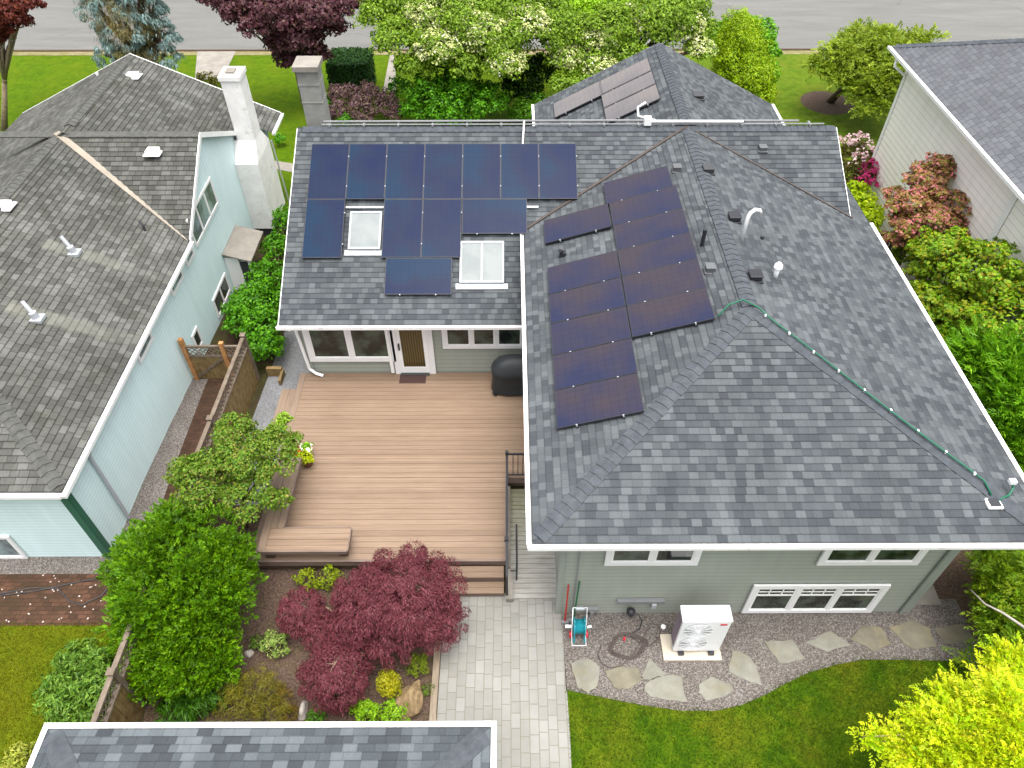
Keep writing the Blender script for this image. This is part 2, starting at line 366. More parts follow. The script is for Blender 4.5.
c = m.mix(1., c, m.ramp(m.noise(p, 30, 2, .7), [(.3, (.86,) * 3), (.7, (1.12,) * 3)]), 'MULTIPLY'); ck = m.n('ShaderNodeTexVoronoi', {'feature': 'DISTANCE_TO_EDGE'}, Vector=m.mapv(p, (.16, .5, 1)), Scale=1.).outputs['Distance']; c = m.mix(1., c, m.ramp(m.math('ADD', ck, m.math('MULTIPLY', m.noise(p, 1.5, 4), .03)), [(.012, (.8,) * 3), (.026, (1, 1, 1))]), 'MULTIPLY'); M['asphalt'] = m.done(c, .9, m.noise(p, 60, 2), .2, .005)

def glass(name, c, c2=None, rough=.05, sc_=1.4, spec=.5):
    m = N(name); p = m.pos(); k = m.mix(m.ramp(m.noise(p, sc_, 4), [(.42, (0, 0, 0)), (.6, (1, 1, 1))]), c, c2 or scl(c, 1.8)); return m.done(k, rough, spec=spec)
M['glass'] = glass('window_glass', (.012, .016, .013), (.06, .078, .06), sc_=2.2)  # patchy green paints reflected greenery into the pane colour
M['glass_pale'] = glass('aqua_house_glass', rgb(88, 98, 100), rgb(140, 158, 160))
M['skylight'] = glass('skylight_glass', rgb(190, 200, 200), rgb(206, 214, 213), .15, spec=.04)
m = N('curtained_glass'); p = m.pos(); s = m.sep(p); wv = m.math('SINE', m.math('MULTIPLY', s[0], 95)); c = m.ramp(m.math('ADD', m.math('MULTIPLY', wv, .5), .5), [(0, rgb(58, 50, 26)), (1, rgb(92, 78, 44))])
M['curtain'] = m.done(c, .08, spec=.5)
def panelglass(name, a, b, c2, spec):
    m = N(name); tc = m.n('ShaderNodeTexCoord').outputs['Object']; s = m.sep(tc); p = m.pos()
    c = m.ramp(m.math('ADD', m.noise(p, .75, 3), m.math('MULTIPLY', m.math('ADD', s[1], .0), .22)), [(.32, a), (.5, b), (.66, c2)])
    gx = m.math('PINGPONG', m.math('ADD', s[0], 2.), .0865); gy = m.math('PINGPONG', m.math('ADD', s[1], 2.), .0853)
    g = m.math('MINIMUM', gx, gy); l = m.ramp(m.math('MULTIPLY', g, 10), [(0, (1, 1, 1)), (.02, (1, 1, 1)), (.06, (0, 0, 0))])
    c = m.mix(m.math('MULTIPLY', l, .5), c, scl(b, .45))
    return m.done(c, .16, spec=spec)
M['pv_blue'] = panelglass('blue_solar_glass', rgb(28, 42, 80), rgb(36, 48, 78), rgb(28, 56, 86), .06)
M['pv_brown'] = panelglass('violet_solar_glass', rgb(50, 55, 82), rgb(62, 60, 78), rgb(70, 64, 72), .12)  # violet against blue: batch tone plus reflection tint put into the colour
M['pv_grey'] = panelglass('sheen_solar_glass', rgb(90, 87, 88), rgb(98, 94, 94), rgb(104, 99, 97), .3)  # grazing sky sheen put into a paler base colour
m = N('black_frame'); M['pv_frame'] = m.done((.03, .032, .038), .4)
M['bark'] = paint('tree_bark', rgb(96, 82, 66), .9, .3, None, 8)
M['bark_pale'] = paint('pale_bark', rgb(160, 142, 116), .9, .25, None, 8)
def leafmat(name, rough=.5, trans=.35):
    m = N(name); a = m.n('ShaderNodeAttribute', {'attribute_name': 'col'}).outputs['Color']
    m.done(a, rough, spec=.25)
    tr = m.n('ShaderNodeBsdfTranslucent', Color=m.mix(1., a, (1.05, 1.05, .95), 'MULTIPLY'))
    mx = m.n('ShaderNodeMixShader', i0=trans, i1=m.b.outputs[0], i2=tr.outputs[0]); m.t.links.new(mx.outputs[0], m.out.inputs[0]); return m.m
M['leaf'] = leafmat('leaf'); M['petal'] = leafmat('petal', .6, .2)

# trim of the surface colours (real, rather dark albedos for an exposure set for an overcast day)
def tint(name, *k):
    mt = M[name]; b = mt.node_tree.nodes['Principled BSDF']; so_ = b.inputs['Base Color']; k = k * 3 if len(k) == 1 else k
    if so_.is_linked:
        src = so_.links[0].from_socket; nd = mt.node_tree.nodes.new('ShaderNodeMix'); nd.data_type = 'RGBA'; nd.blend_type = 'MULTIPLY'; nd.inputs[0].default_value = 1; nd.inputs[7].default_value = (*k, 1)
        mt.node_tree.links.new(src, nd.inputs[6]); mt.node_tree.links.new(nd.outputs[2], so_)
    else: so_.default_value = tuple(c * f for c, f in zip(so_.default_value, (*k, 1)))
for nm, k in dict(pavers=(.64, .645, .65), deck=(.59, .63, .635), deck_y=(.57, .61, .62), deck_trim=(.58, .62, .68), shingle=(.60, .605, .605), cap=(.6, .605, .605), shingle_old=(.46, .465, .46), cap_old=(.49,), shingle_garage=(.6, .61, .605), shingle_grey=(.5, .5, .5),
                  asphalt=(.48, .49, .48), lawn_front=(.48, .58, .12), lawn_dry=(.58, .64, .22), lawn_back=(.66, .66, .18), lawn_side=(.42, .54, .14), gravel=(.62, .64, .62), gravel_pale=(.46,), brick_path=(.38, .35, .31), brick_alley=(.5, .46, .42), mulch=(.58,), ground=(.5,),
                  concrete=(.6,), concrete_chim=(.6,), flag=(.64, .66, .64), flag_dark=(.95, .97, .96), edge_wood=(.55,), ramp_boards=(.56,), galv=(.6,), pad=(.7,), stone_white=(.62,), skylight=(.36,), pv_blue=(.55,), pv_brown=(.62,), siding=(1.14,), siding_trim=(1.16,), cover=(.8,), fence=(.66, .62, .52), fence_rail=(.52, .5, .46), cream=(1.03,), bark=(.6,), bark_pale=(.6,), rock=(.85,), tan_strip=(.6,), chimney_white=(1.0,), grey_metal=(.55,), copper=(.36, .4, .44)).items(): tint(nm, *k)

# ------------------------------------------------------------------ foliage
def rand_dirs(n, zmin=-.35):
    d = rng.normal(size=(n * 4 + 60, 3)); d /= np.linalg.norm(d, axis=1)[:, None]; return d[d[:, 2] > zmin][:n]
def cloud(blobs, n, clumps=26, csize=.3, inner=.25, zmin=-.35, flat=1.):
    """leaf positions and outward directions in lumpy crowns; blobs = [(centre, (rx,ry,rz))]"""
    area = np.array([b[1][0] * b[1][1] + b[1][0] * b[1][2] for b in blobs]); cnt = np.maximum(3, n * area / area.sum()).astype(int)
    PP, NN = [], []
    for (c, r), k in zip(blobs, cnt):
        c = np.array(c, float); r = np.array(r, float)
        K = max(5, int(clumps)); cd = rand_dirs(K, zmin); cr = rng.uniform(.62, .95, K)
        cc = cd * cr[:, None]; cs = rng.uniform(.6, 1.3, K) * csize
        idx = rng.integers(0, K, k); d = rand_dirs(k, -.6)
        sh = rng.uniform(.35, 1, k) ** .5
        off = d * (cs[idx] * sh)[:, None]; off[:, 2] *= flat
        p = cc[idx] + off
        ni = int(k * inner)
        if ni:
            di = rand_dirs(ni, zmin); p[:ni] = di * rng.uniform(.45, .8, ni)[:, None]; d[:ni] = di
        PP.append(c + p * r); NN.append(d * .7 + cd[idx] * .5)
    P = np.vstack(PP); Nn = np.vstack(NN); Nn /= np.linalg.norm(Nn, axis=1)[:, None]
    return P, Nn
def leaves(name, P, Nn, length, width, cols, parent, mat='leaf', up=.5, jit=.6, droop=None, zfloor=None, label=None, fold=.15, cvar=.22):
    if zfloor is not None:
        k = P[:, 2] > zfloor; P = P[k]; Nn = Nn[k]
    n = len(P); nz = Nn + np.array([0, 0, up]) + rng.normal(size=(n, 3)) * jit; nz /= np.linalg.norm(nz, axis=1)[:, None]
    t = rng.normal(size=(n, 3))
    if droop is not None:
        t = Nn * np.array([1, 1, 0]) * .9 + np.array([0, 0, -droop]) + rng.normal(size=(n, 3)) * .35
    t -= nz * (t * nz).sum(1)[:, None]; t /= np.linalg.norm(t, axis=1)[:, None]
    b = np.cross(nz, t); L = length * rng.uniform(.65, 1.25, n)[:, None]; Wd = width * rng.uniform(.7, 1.2, n)[:, None]
    V = np.empty((n, 4, 3)); V[:, 0] = P - t * L * .5; V[:, 1] = P + b * Wd * .5 + nz * L * fold - t * L * .05; V[:, 2] = P + t * L * .5; V[:, 3] = P - b * Wd * .5 + nz * L * fold - t * L * .05
    off = np.array(root_loc(parent)); V -= off
    me = bpy.data.meshes.new(name); me.vertices.add(n * 4); me.vertices.foreach_set('co', V.ravel())
    me.loops.add(n * 4); me.loops.foreach_set('vertex_index', np.arange(n * 4, dtype=np.int32)); me.polygons.add(n)
    me.polygons.foreach_set('loop_start', np.arange(0, n * 4, 4, dtype=np.int32))
    C = np.array(cols, float); w = rng.dirichlet([.45] * len(C), n); cl = (w @ C) * rng.uniform(1 - cvar, 1 + cvar, n)[:, None]; gr = np.clip(cl[:, 1] - cl[:, 0], 0, None); cl[:, 0] += gr * .06; gm = (cl[:, 1] > cl[:, 2] * 1.3); cl[gm] *= np.array([.78, .82, .46])
    a = me.attributes.new('col', 'FLOAT_COLOR', 'POINT'); cc = np.ones((n, 4, 4)); cc[:, :, :3] = cl[:, None, :]; a.data.foreach_set('color', cc.ravel().astype(np.float32))
    me.materials.append(M[mat]); me.update(); me.validate()
    o = bpy.data.objects.new(name, me); col.objects.link(o); o.parent = parent
    return o
def limbs(name, base, tips, r0, parent, mat='bark', bend=.25, fork=.45):
    base = Vector(base); mb = MB(); top = sum((Vector(t) for t in tips), Vector()) / len(tips)
    k = base.lerp(top, fork) + Vector((random.uniform(-.1, .1), random.uniform(-.1, .1), 0))
    mb.tube([base - Vector((0, 0, .1)), base.lerp(k, .5) + Vector((random.uniform(-.06, .06), 0, 0)), k], [r0 * 1.15, r0 * .9, r0 * .75], 8)
    for t in tips:
        t = Vector(t); mid = k.lerp(t, .5) + Vector((random.uniform(-bend, bend), random.uniform(-bend, bend), random.uniform(0, bend)))
        mb.tube([k - (t - k) * .05, mid, t], [r0 * .6, r0 * .4, r0 * .12], 6)
    return mb.build(name, M[mat], parent, smooth=True)
def sprays(name, blobs, n, L, per, leaf_len, leaf_w, cols, parent, droop=.15, rise=.25, spread=.42, cvar=.2, zfloor=None, ang=.75):
    """feathery foliage: n flat sprays, each a row of small leaflets fanning from a stem"""
    P, D = cloud(blobs, n, 40, .3, .12, -.2); n = len(P)
    d = D * np.array([1, 1, .45]) + rng.normal(size=(n, 3)) * .35 + np.array([0, 0, rise]); d /= np.linalg.norm(d, axis=1)[:, None]
    side = np.cross(d, np.array([0, 0, 1.])); side /= np.linalg.norm(side, axis=1)[:, None] + 1e-9; tilt = rng.normal(size=n) * .4; up_ = np.cross(side, d); side = side * np.cos(tilt)[:, None] + up_ * np.sin(tilt)[:, None]; nn = np.cross(side, d)
    Ls = L * rng.uniform(.6, 1.25, n); k = per; t = np.tile(np.linspace(.05, 1, k), (n, 1)) + rng.normal(size=(n, k)) * .02; sg = np.where(np.arange(k) % 2 == 0, 1., -1.)[None, :] * np.ones((n, 1)); w = (1.02 - t) * spread * rng.uniform(.3, 1.1, (n, k))
    pos = P[:, None] + d[:, None] * (t * Ls[:, None])[..., None] + side[:, None] * (sg * w * Ls[:, None])[..., None]; pos[..., 2] -= droop * (t ** 2) * Ls[:, None]
    ax_ = d[:, None] * math.cos(ang) + side[:, None] * (sg * math.sin(ang))[..., None] + rng.normal(size=(n, k, 3)) * .2; nl = nn[:, None] + rng.normal(size=(n, k, 3)) * .3
    pos, ax_, nl = pos.reshape(-1, 3), ax_.reshape(-1, 3), nl.reshape(-1, 3); C = np.array(cols); base = (rng.dirichlet([.6] * len(C), n) @ C)
    cl = np.repeat(base * rng.uniform(1 - cvar, 1 + cvar, n)[:, None], k, axis=0) * rng.uniform(.85, 1.15, n * k)[:, None]
    if zfloor is not None: m_ = pos[:, 2] > zfloor; pos, ax_, nl, cl = pos[m_], ax_[m_], nl[m_], cl[m_]
    gm = (cl[:, 1] > cl[:, 2] * 1.3); cl[gm] *= np.array([.78, .80, .44]); return leaf_mesh(name, pos, ax_, nl, leaf_len, leaf_w, cl, parent)
def leaf_mesh(name, P, t, nz, length, width, cl, parent, mat='leaf', fold=.1):
    n = len(P); nz = nz / np.linalg.norm(nz, axis=1)[:, None]; t = t - nz * (t * nz).sum(1)[:, None]; t /= np.linalg.norm(t, axis=1)[:, None]; b = np.cross(nz, t); L = length * rng.uniform(.7, 1.25, n)[:, None]; Wd = width * rng.uniform(.75, 1.2, n)[:, None]
    V = np.empty((n, 4, 3)); V[:, 0] = P - t * L * .5; V[:, 1] = P + b * Wd * .5 + nz * L * fold; V[:, 2] = P + t * L * .5; V[:, 3] = P - b * Wd * .5 + nz * L * fold; V -= np.array(root_loc(parent))
    me = bpy.data.meshes.new(name); me.vertices.add(n * 4); me.vertices.foreach_set('co', V.ravel()); me.loops.add(n * 4); me.loops.foreach_set('vertex_index', np.arange(n * 4, dtype=np.int32)); me.polygons.add(n); me.polygons.foreach_set('loop_start', np.arange(0, n * 4, 4, dtype=np.int32))
    a = me.attributes.new('col', 'FLOAT_COLOR', 'POINT'); cc = np.ones((n, 4, 4)); cc[:, :, :3] = cl[:, None, :]; a.data.foreach_set('color', cc.ravel().astype(np.float32)); me.materials.append(M[mat]); me.update(); me.validate(); o = bpy.data.objects.new(name, me); col.objects.link(o); o.parent = parent; return o
def g(*c): return [rgb(*x) for x in c]
def blob_z(px, py, z, rx, ry=None, rz=None):
    C = at(px, py, z); k = ppm(C); r = rx / k; return (tuple(C), (r, r * (ry or 1), r * (rz or 1)))
def blob_y(px, py, Y, rx, ry=None, rz=None):
    C = aty(px, py, Y); k = ppm(C); r = rx / k; return (tuple(C), (r, r * (ry or 1), r * (rz or 1)))
def shrub(name, label, cat, blobs, n, length, width, cols, base=None, group=None, stem=True, clumps=26, csize=.3, lname='foliage', r0=.03, mat='bark', **kw):
    ck = {k: kw.pop(k) for k in ('inner', 'zmin', 'flat') if k in kw}
    bx = np.mean([b[0] for b in blobs], axis=0); base = base or (bx[0], bx[1], gz(bx[1]))
    o = thing(name, label, cat, base, group)
    sp_ = kw.pop('spray', None)
    P, Nn = cloud(blobs, n, clumps, csize, **ck)
    if sp_: sprays(lname, blobs, n, *sp_, length, width, cols, o, zfloor=base[2] + .01, **{k: kw[k] for k in ('rise', 'spread', 'ang') if k in kw})
    else: leaves(lname, P, Nn, length, width, cols, o, zfloor=base[2] + .01 if kw.pop('floor', True) else None, **kw)
    if stem:
        tips = [tuple(Vector(b[0]) + Vector((random.uniform(-.5, .5) * b[1][0], random.uniform(-.5, .5) * b[1][1], b[1][2] * .3))) for b in blobs for _ in range(3)]
        limbs('trunk' if 'tree' in name or 'maple' in name else 'stem', base, tips, r0, o, mat)
    return o

M['verge'] = grassmat('dusty_verge', rgb(112, 104, 70), rgb(126, 118, 88), rgb(140, 132, 104), rgb(104, 108, 50))
# ------------------------------------------------------------------ the setting
def sheet(name, poly, off, mat, kind='structure'):
    mb = MB(); ys = [p[1] for p in poly]
    tri = poly
    for y in range(math.floor(min(ys)), math.ceil(max(ys))):
        r = clip(clip([tuple(p) for p in tri], 1, y, True), 1, y + 1, False)
        if len(r) >= 3: mb.face([(q[0], q[1], gz(q[1]) + off) for q in r])
    return tag(mb.build(name, mat), kind=kind)
def band(name, left, right, off, mat):          # sheet between two polylines sampled at the same Y or X
    mb = MB()
    for i in range(len(left) - 1):
        a, b, c, d = left[i], left[i + 1], right[i + 1], right[i]
        mb.face([(q[0], q[1], gz(q[1]) + off) for q in (a, b, c, d)])
    return tag(mb.build(name, mat), kind='structure')
mb = MB(); xs = [-400, -60, 60, 400]; ys = [-60] + list(range(0, 51)) + [90, 500]
for i in range(3):
    for j in range(len(ys) - 1):
        mb.face([(xs[i], ys[j], ground_z(ys[j])), (xs[i + 1], ys[j], ground_z(ys[j])), (xs[i + 1], ys[j + 1], ground_z(ys[j + 1])), (xs[i], ys[j + 1], ground_z(ys[j + 1]))])
tag(mb.build('ground', M['ground']), kind='structure')
ROAD0 = 39.75
sheet('front_lawn', [(-60, 24), (13, 24), (13, ROAD0 - .6), (-60, ROAD0 - .6)], .008, M['lawn_front'])
sheet('front_lawn', [(9.2, 20), (15.2, 20), (60, 27.6), (60, ROAD0 - .6), (9.2, ROAD0 - .6)], .016, M['lawn_dry'])
sheet('verge', [(-60, ROAD0 - .62), (60, ROAD0 - .62), (60, ROAD0), (-60, ROAD0)], .02, M['verge'])
sheet('road', [(-80, ROAD0), (80, ROAD0), (80, 48.2), (-80, 48.2)], .024, M['asphalt'])
sheet('verge', [(-80, 48.2), (80, 48.2), (80, 49.2), (-80, 49.2)], .03, M['verge'])
sheet('front_lawn', [(-80, 49.2), (80, 49.2), (80, 80), (-80, 80)], .02, M['lawn_front'])
mb = MB(); mb.box((-60, ROAD0 - .14, -.62), (60, ROAD0, -.53)); tag(mb.build('kerb', M['mulch']), kind='structure')
sheet('driveway', [tuple(at(195, 80, -.6))[:2], tuple(at(222, 80, -.6))[:2], (-14.45, ROAD0 - .1), (-16.5, ROAD0 - .1)], .028, M['concrete'])
sheet('front_path', [tuple(at(383, 91, -.6))[:2], tuple(at(397, 92, -.6))[:2], tuple(at(394, 55, -.6))[:2], tuple(at(390, 55, -.6))[:2]], .02, M['concrete'])
sheet('side_path', [tuple(at(268, 168, -.6))[:2], tuple(at(300, 174, -.6))[:2], tuple(at(300, 165, -.6))[:2], tuple(at(268, 160, -.6))[:2]], .02, M['concrete'])
# back of the houses
sheet('garden_bed', [(-7.4, 3.2), (-1.66, 3.2), (-1.5, 8.2), (-7.4, 12)], .008, M['mulch'])
sheet('path', [(-1.52, 1), (1.13, 1), (1.17, 5), (1.13, 7.95), (-1.48, 8.2)], .012, M['pavers'])
gp = [at(*q) for q in [(566, 690), (600, 697), (640, 705), (682, 711), (715, 711), (742, 705), (765, 695), (785, 684), (808, 673), (835, 665), (862, 660), (905, 660), (945, 661), (985, 664)]]
top = [(q.x, 7.9) for q in gp]
band('gravel_bed', [(q.x, q.y) for q in gp], top, .012, M['gravel'])
lp = [(q.x, q.y + .06) for q in gp]; lp[0] = (1.13, lp[0][1])
band('back_lawn', [(x, 0.) for x, y in lp] , lp, .006, M['lawn_back'])
sheet('gravel_bed', [(9.6, 6.3), (12, 6.3), (12, 12), (9.6, 12)], .010, M['mulch'])
sheet('side_lawn', [(-24, -2), (-8.0, -2), (-7.9, 7.35), (-24, 7.35)], .008, M['lawn_side'])
sheet('brick_path', [(-24, 7.35), (-7.75, 7.35), (-8.0, 8.6), (-24, 8.62)], .014, M['brick_path'])
sheet('gravel_strip', [(-24, 8.62), (-8.2, 8.6), (-8.2, 9.15), (-24, 9.15)], .010, M['gravel'])
sheet('gravel_strip', [(-9.5, 9.15), (-8.6, 9.15), (-8.95, 15.2), (-9.5, 15.2)], .011, M['gravel'])
sheet('brick_path', [(-8.62, 8.9), (-7.7, 8.9), (-7.7, 24), (-8.95, 24), (-8.95, 15.0)], .014, M['brick_alley'])
sheet('gravel_path', [(-7.2, 10.5), (-5.7, 10.5), (-5.55, 22), (-7.2, 22)], .012, M['gravel_pale'])

# ------------------------------------------------------------------ main house
XL, XR, YF, ZE, XM, YA, ZR = .393, 9.832, 7.013, 3.857, 5.05, 11.736, 5.323
LX, YE, ZEL, YR, RX = -5.991, 14.251, 2.646, 19.635, 9.273
house = thing('house', 'grey green house with dark charcoal shingle roofs carrying solar panels, behind the brown deck', 'house', (1, 7.6, 0))
HM = lambda name, mb, mat, parent=None, **k: mb.build(name, M[mat] if mat else None, parent or house, **k)
SH, SS = .15, .012
rf = MB()   # rear right wing, hipped
courses(rf, [(XL, YF, ZE), (XM, YA, ZR), (XM, YR - .1, ZR), (XL, YR - .1, ZE)], (XM - XL, 0, ZR - ZE), SH, SS)
courses(rf, [(XR, YF, ZE), (XR, YR - .1, ZE), (XM, YR - .1, ZR), (XM, YA, ZR)], (XM - XR, 0, ZR - ZE), SH, SS)
courses(rf, [(XL, YF, ZE), (XR, YF, ZE), (XM, YA, ZR)], (0, YA - YF, ZR - ZE), SH, SS)
roof_rw = HM('hip_roof', rf, 'shingle')
rf = MB()
courses(rf, [(LX, YE, ZEL), (RX, YE, ZEL), (RX, YR, ZR), (LX, YR, ZR)], (0, YR - YE, ZR - ZEL), SH, SS)
courses(rf, [(RX, 24.5, 2.74), (LX, 24.5, 2.74), (LX, YR, ZR), (RX, YR, ZR)], (0, YR - 24.5, ZR - 2.74), SH, SS)
roof_lw = HM('gable_roof', rf, 'shingle')
FX, FZ, FXL, FXR, FZE, FY = 5.08, 5.36, .91, 9.42, 3.2, 25.5
rf = MB()
courses(rf, [(FXL, FY, FZE), (FXL, YR + .3, FZE), (FX, YR + .3, FZ), (FX, FY, FZ)], (FX - FXL, 0, FZ - FZE), SH, SS)
courses(rf, [(FXR, YR + .3, FZE), (FXR, FY, FZE), (FX, FY, FZ), (FX, YR + .3, FZ)], (FX - FXR, 0, FZ - FZE), SH, SS)
roof_fw = HM('front_gable_roof', rf, 'shingle')
def caps(parent, lines, mat='cap', **kw):
    for l in lines: caps1(parent, [l], mat, **kw)
def caps1(parent, lines, mat='cap', w=.165, sp=.2, slope=.25, thick=.012, lift=.012):
    mb = MB()
    for a, b in lines:
        a, b = Vector(a), Vector(b); L = (b - a).length; d = (b - a).normalized(); s = d.cross(Vector((0, 0, 1))).normalized(); n = s.cross(d)
        for k in range(int((L - .16) / sp)):
            p = a + d * (k * sp + .16); q = p + d * (sp * 1.25); dn = n * (-w * slope); jit = random.uniform(-.008, .008)
            hi, lo = n * (lift + thick + .012), n * (lift + .004)
            A = [p + s * (w + jit) + dn + hi, p + hi + n * .012, p - s * (w + jit) + dn + hi]; B = [q + s * w + dn + lo, q + lo + n * .012, q - s * w + dn + lo]
            mb.face([A[1], A[0], B[0], B[1]]); mb.face([A[2], A[1], B[1], B[2]])
            A2 = [x - n * (thick + .02) for x in A]; mb.face([A[0], A[1], A2[1], A2[0]]); mb.face([A[1], A[2], A2[2], A2[1]])
            mb.face([A[0], A2[0], B[0] - n * .03, B[0]]); mb.face([A[2], B[2], B[2] - n * .03, A2[2]])
    return mb.build('ridge_cap', M[mat], parent)
e = .0
caps(roof_rw, [((XL, YF, ZE), (XM, YA, ZR)), ((XR, YF, ZE), (XM, YA, ZR)), ((XM, YA - .1, ZR), (XM, YR - .15, ZR))])
caps(roof_lw, [((LX, YR, ZR), (RX, YR, ZR))], slope=.45)
caps(roof_fw, [((FX, YR, FZ), (FX, FY, FZ))], slope=.45)
# valley flashings (thin brown metal strips on the seams)
def strip(mb, a, b, w, h, up=.03):
    a, b = Vector(a) + Vector((0, 0, up)), Vector(b) + Vector((0, 0, up)); d = (b - a).normalized(); s = d.cross(Vector((0, 0, 1))).normalized()
    return mb.obox(a - s * w / 2, d * (b - a).length, s * w, Vector((0, 0, h)))
kL = (ZR - ZEL) / (YR - YE); yv = YE + (ZE - ZEL) / kL
mb = MB(); strip(mb, (XL, yv, ZE), (XM, YR, ZR), .07, .02); strip(mb, (XR - .5, yv + .3, ZE + .16), (XM, YR, ZR), .05, .012, .02)
HM('valley_flashing', mb, 'copper')
# fascia, soffit and gutters
def hollow_gutter(mb, a, b, out, w=.082, h=.085, t=.012):
    """open channel along a-b; out = unit vector away from the wall"""
    a, b, o = Vector(a), Vector(b), Vector(out); L = b - a; z = Vector((0, 0, 1))
    mb.obox(a, L, o * t, -z * h); mb.obox(a + o * t - z * (h - .045), L, o * (w - 2 * t), -z * .012); mb.obox(a + o * (w - t), L, o * t, -z * h); mb.obox(a + o * (w - .025) + z * .003, L, o * .03, -z * .01)
    d = L.normalized(); mb.obox(a + o * t, d * t, o * (w - 2 * t), -z * h * .9); mb.obox(b + o * t - d * t, d * t, o * (w - 2 * t), -z * h * .9)
zt = ZE + .005
mb = MB()
hollow_gutter(mb, (XL - .085, YF - .02, zt), (XR + .085, YF - .02, zt), (0, -1, 0)); HM('gutter', mb, 'gutter')
mb = MB(); hollow_gutter(mb, (XL - .02, YF - .018, zt), (XL - .02, yv - .02, zt), (-1, 0, 0)); HM('gutter', mb, 'gutter')
mb = MB(); hollow_gutter(mb, (XR + .02, YF - .018, zt), (XR + .02, yv + .35, zt), (1, 0, 0), .085, .09); HM('gutter', mb, 'gutter')
mb = MB(); hollow_gutter(mb, (LX - .05, YE - .02, ZEL + .005), (XL + .25, YE - .02, ZEL + .005), (0, -1, 0)); HM('gutter', mb, 'gutter')
mb = MB(); hollow_gutter(mb, (FXL - .02, FY, FZE), (FXL - .02, FY - 2.5, FZE), (-1, 0, 0)); HM('gutter', mb, 'white')
mb = MB(); hollow_gutter(mb, (FXR + .02, FY, FZE), (FXR + .02, FY - 3.2, FZE), (1, 0, 0)); HM('gutter', mb, 'white')
mb = MB()
mb.box((XL, YF + .02, ZE - .17), (XR, YF + .05, ZE - .012)); mb.box((XL, YF + .05, ZE - .17), (XL + .03, yv, ZE - .012)); mb.box((XR - .03, YF + .05, ZE - .17), (XR, 19, ZE - .012))
mb.box((XL + .03, YF + .05, ZE - .17), (1.1, yv, ZE - .15)); mb.box((1.1, YF + .05, ZE - .17), (XR - .03, 7.7, ZE - .15)); mb.box((8.75, 7.7, ZE - .17), (XR - .03, 19, ZE - .15))
mb.box((LX, YE + .01, ZEL - .16), (XL, YE + .04, ZEL - .012)); mb.box((LX, YE + .04, ZEL - .16), (XL + .6, 14.7, ZEL - .14))
for ya, za, yb, zb in ((YE, ZEL, YR, ZR), (24.5, 2.74, YR, ZR)):       # rake boards, left gable and right gable
    for x in (LX - .028, RX + .003):
        a = Vector((x, ya, za - .02)); b = Vector((x, yb, zb - .02)); mb.obox(a, b - a, (.025, 0, 0), (0, 0, -.15))
for xa, za in ((FXL, FZE), (FXR, FZE)):
    a = Vector((xa, FY + .003, za - .01)); b = Vector((FX, FY + .003, FZ - .01)); mb.obox(a, b - a, (0, .025, 0), (0, 0, -.15))
HM('fascia', mb, 'white')
# walls
def lapwall(mb, a, b, z0, z1, h=.15, step=.012):
    a, b = Vector(a), Vector(b); z = Vector((0, 0, 1)); P = [Vector((a.x, a.y, z0)), Vector((b.x, b.y, z0)), Vector((b.x, b.y, z1)), Vector((a.x, a.y, z1))]
    return courses(mb, P, z, h, step)
mb = MB()
lapwall(mb, (1.06, 7.613), (8.822, 7.613), -.05, ZE - .15)
lapwall(mb, (1.06, 14.6), (1.06, 7.613), -.3, ZE - .15)
lapwall(mb, (8.822, 7.613), (8.822, 19), -.2, ZE - .15)
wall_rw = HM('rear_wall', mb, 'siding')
mb = MB(); lapwall(mb, (-5.6, 14.65), (1.06, 14.65), -.2, ZEL - .1)
def gable(mb, x, ys, sgn):      # end wall
    P = [(x, ys[0], -.7), (x, ys[1], -.7), (x, ys[1], ZEL - .1), (x, (ys[0] + ys[1]) / 2, ZR - .1), (x, ys[0], ZEL - .1)]
    courses(mb, P if sgn > 0 else P[::-1], (0, 0, 1), .15, .012)
gable(mb, -5.6, (14.65, 24.1), -1); gable(mb, 8.95, (14.65, 24.1), 1)
lapwall(mb, (8.95, 24.1), (-5.6, 24.1), -.7, 2.7)
P = [(1.35, 25.1, -.7), (1.35, 25.1, FZE), (FX, 25.1, FZ - .1), (9.0, 25.1, FZE), (9.0, 25.1, -.7)]; courses(mb, P, (0, 0, 1), .15, .012)
lapwall(mb, (1.35, 25.1), (1.35, 24.1), -.7, FZE); lapwall(mb, (9.0, 24.1), (9.0, 25.1), -.7, FZE)
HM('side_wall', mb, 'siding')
mb = MB(); mb.box((.985, 7.575, 0), (1.10, 7.605, ZE - .17)); mb.box((1.02, 7.605, 0), (1.045, 7.75, ZE - .17)); HM('corner_trim', mb, 'siding_trim')
mb = MB(); mb.box((8.74, 7.575, 0), (8.86, 7.605, ZE - .17)); mb.box((8.836, 7.605, 0), (8.86, 7.73, ZE - .17)); HM('corner_trim', mb, 'siding_trim')
mb = MB(); mb.box((-5.66, 14.60, -.1), (-5.52, 14.635, ZEL - .16)); HM('corner_trim', mb, 'siding_trim')

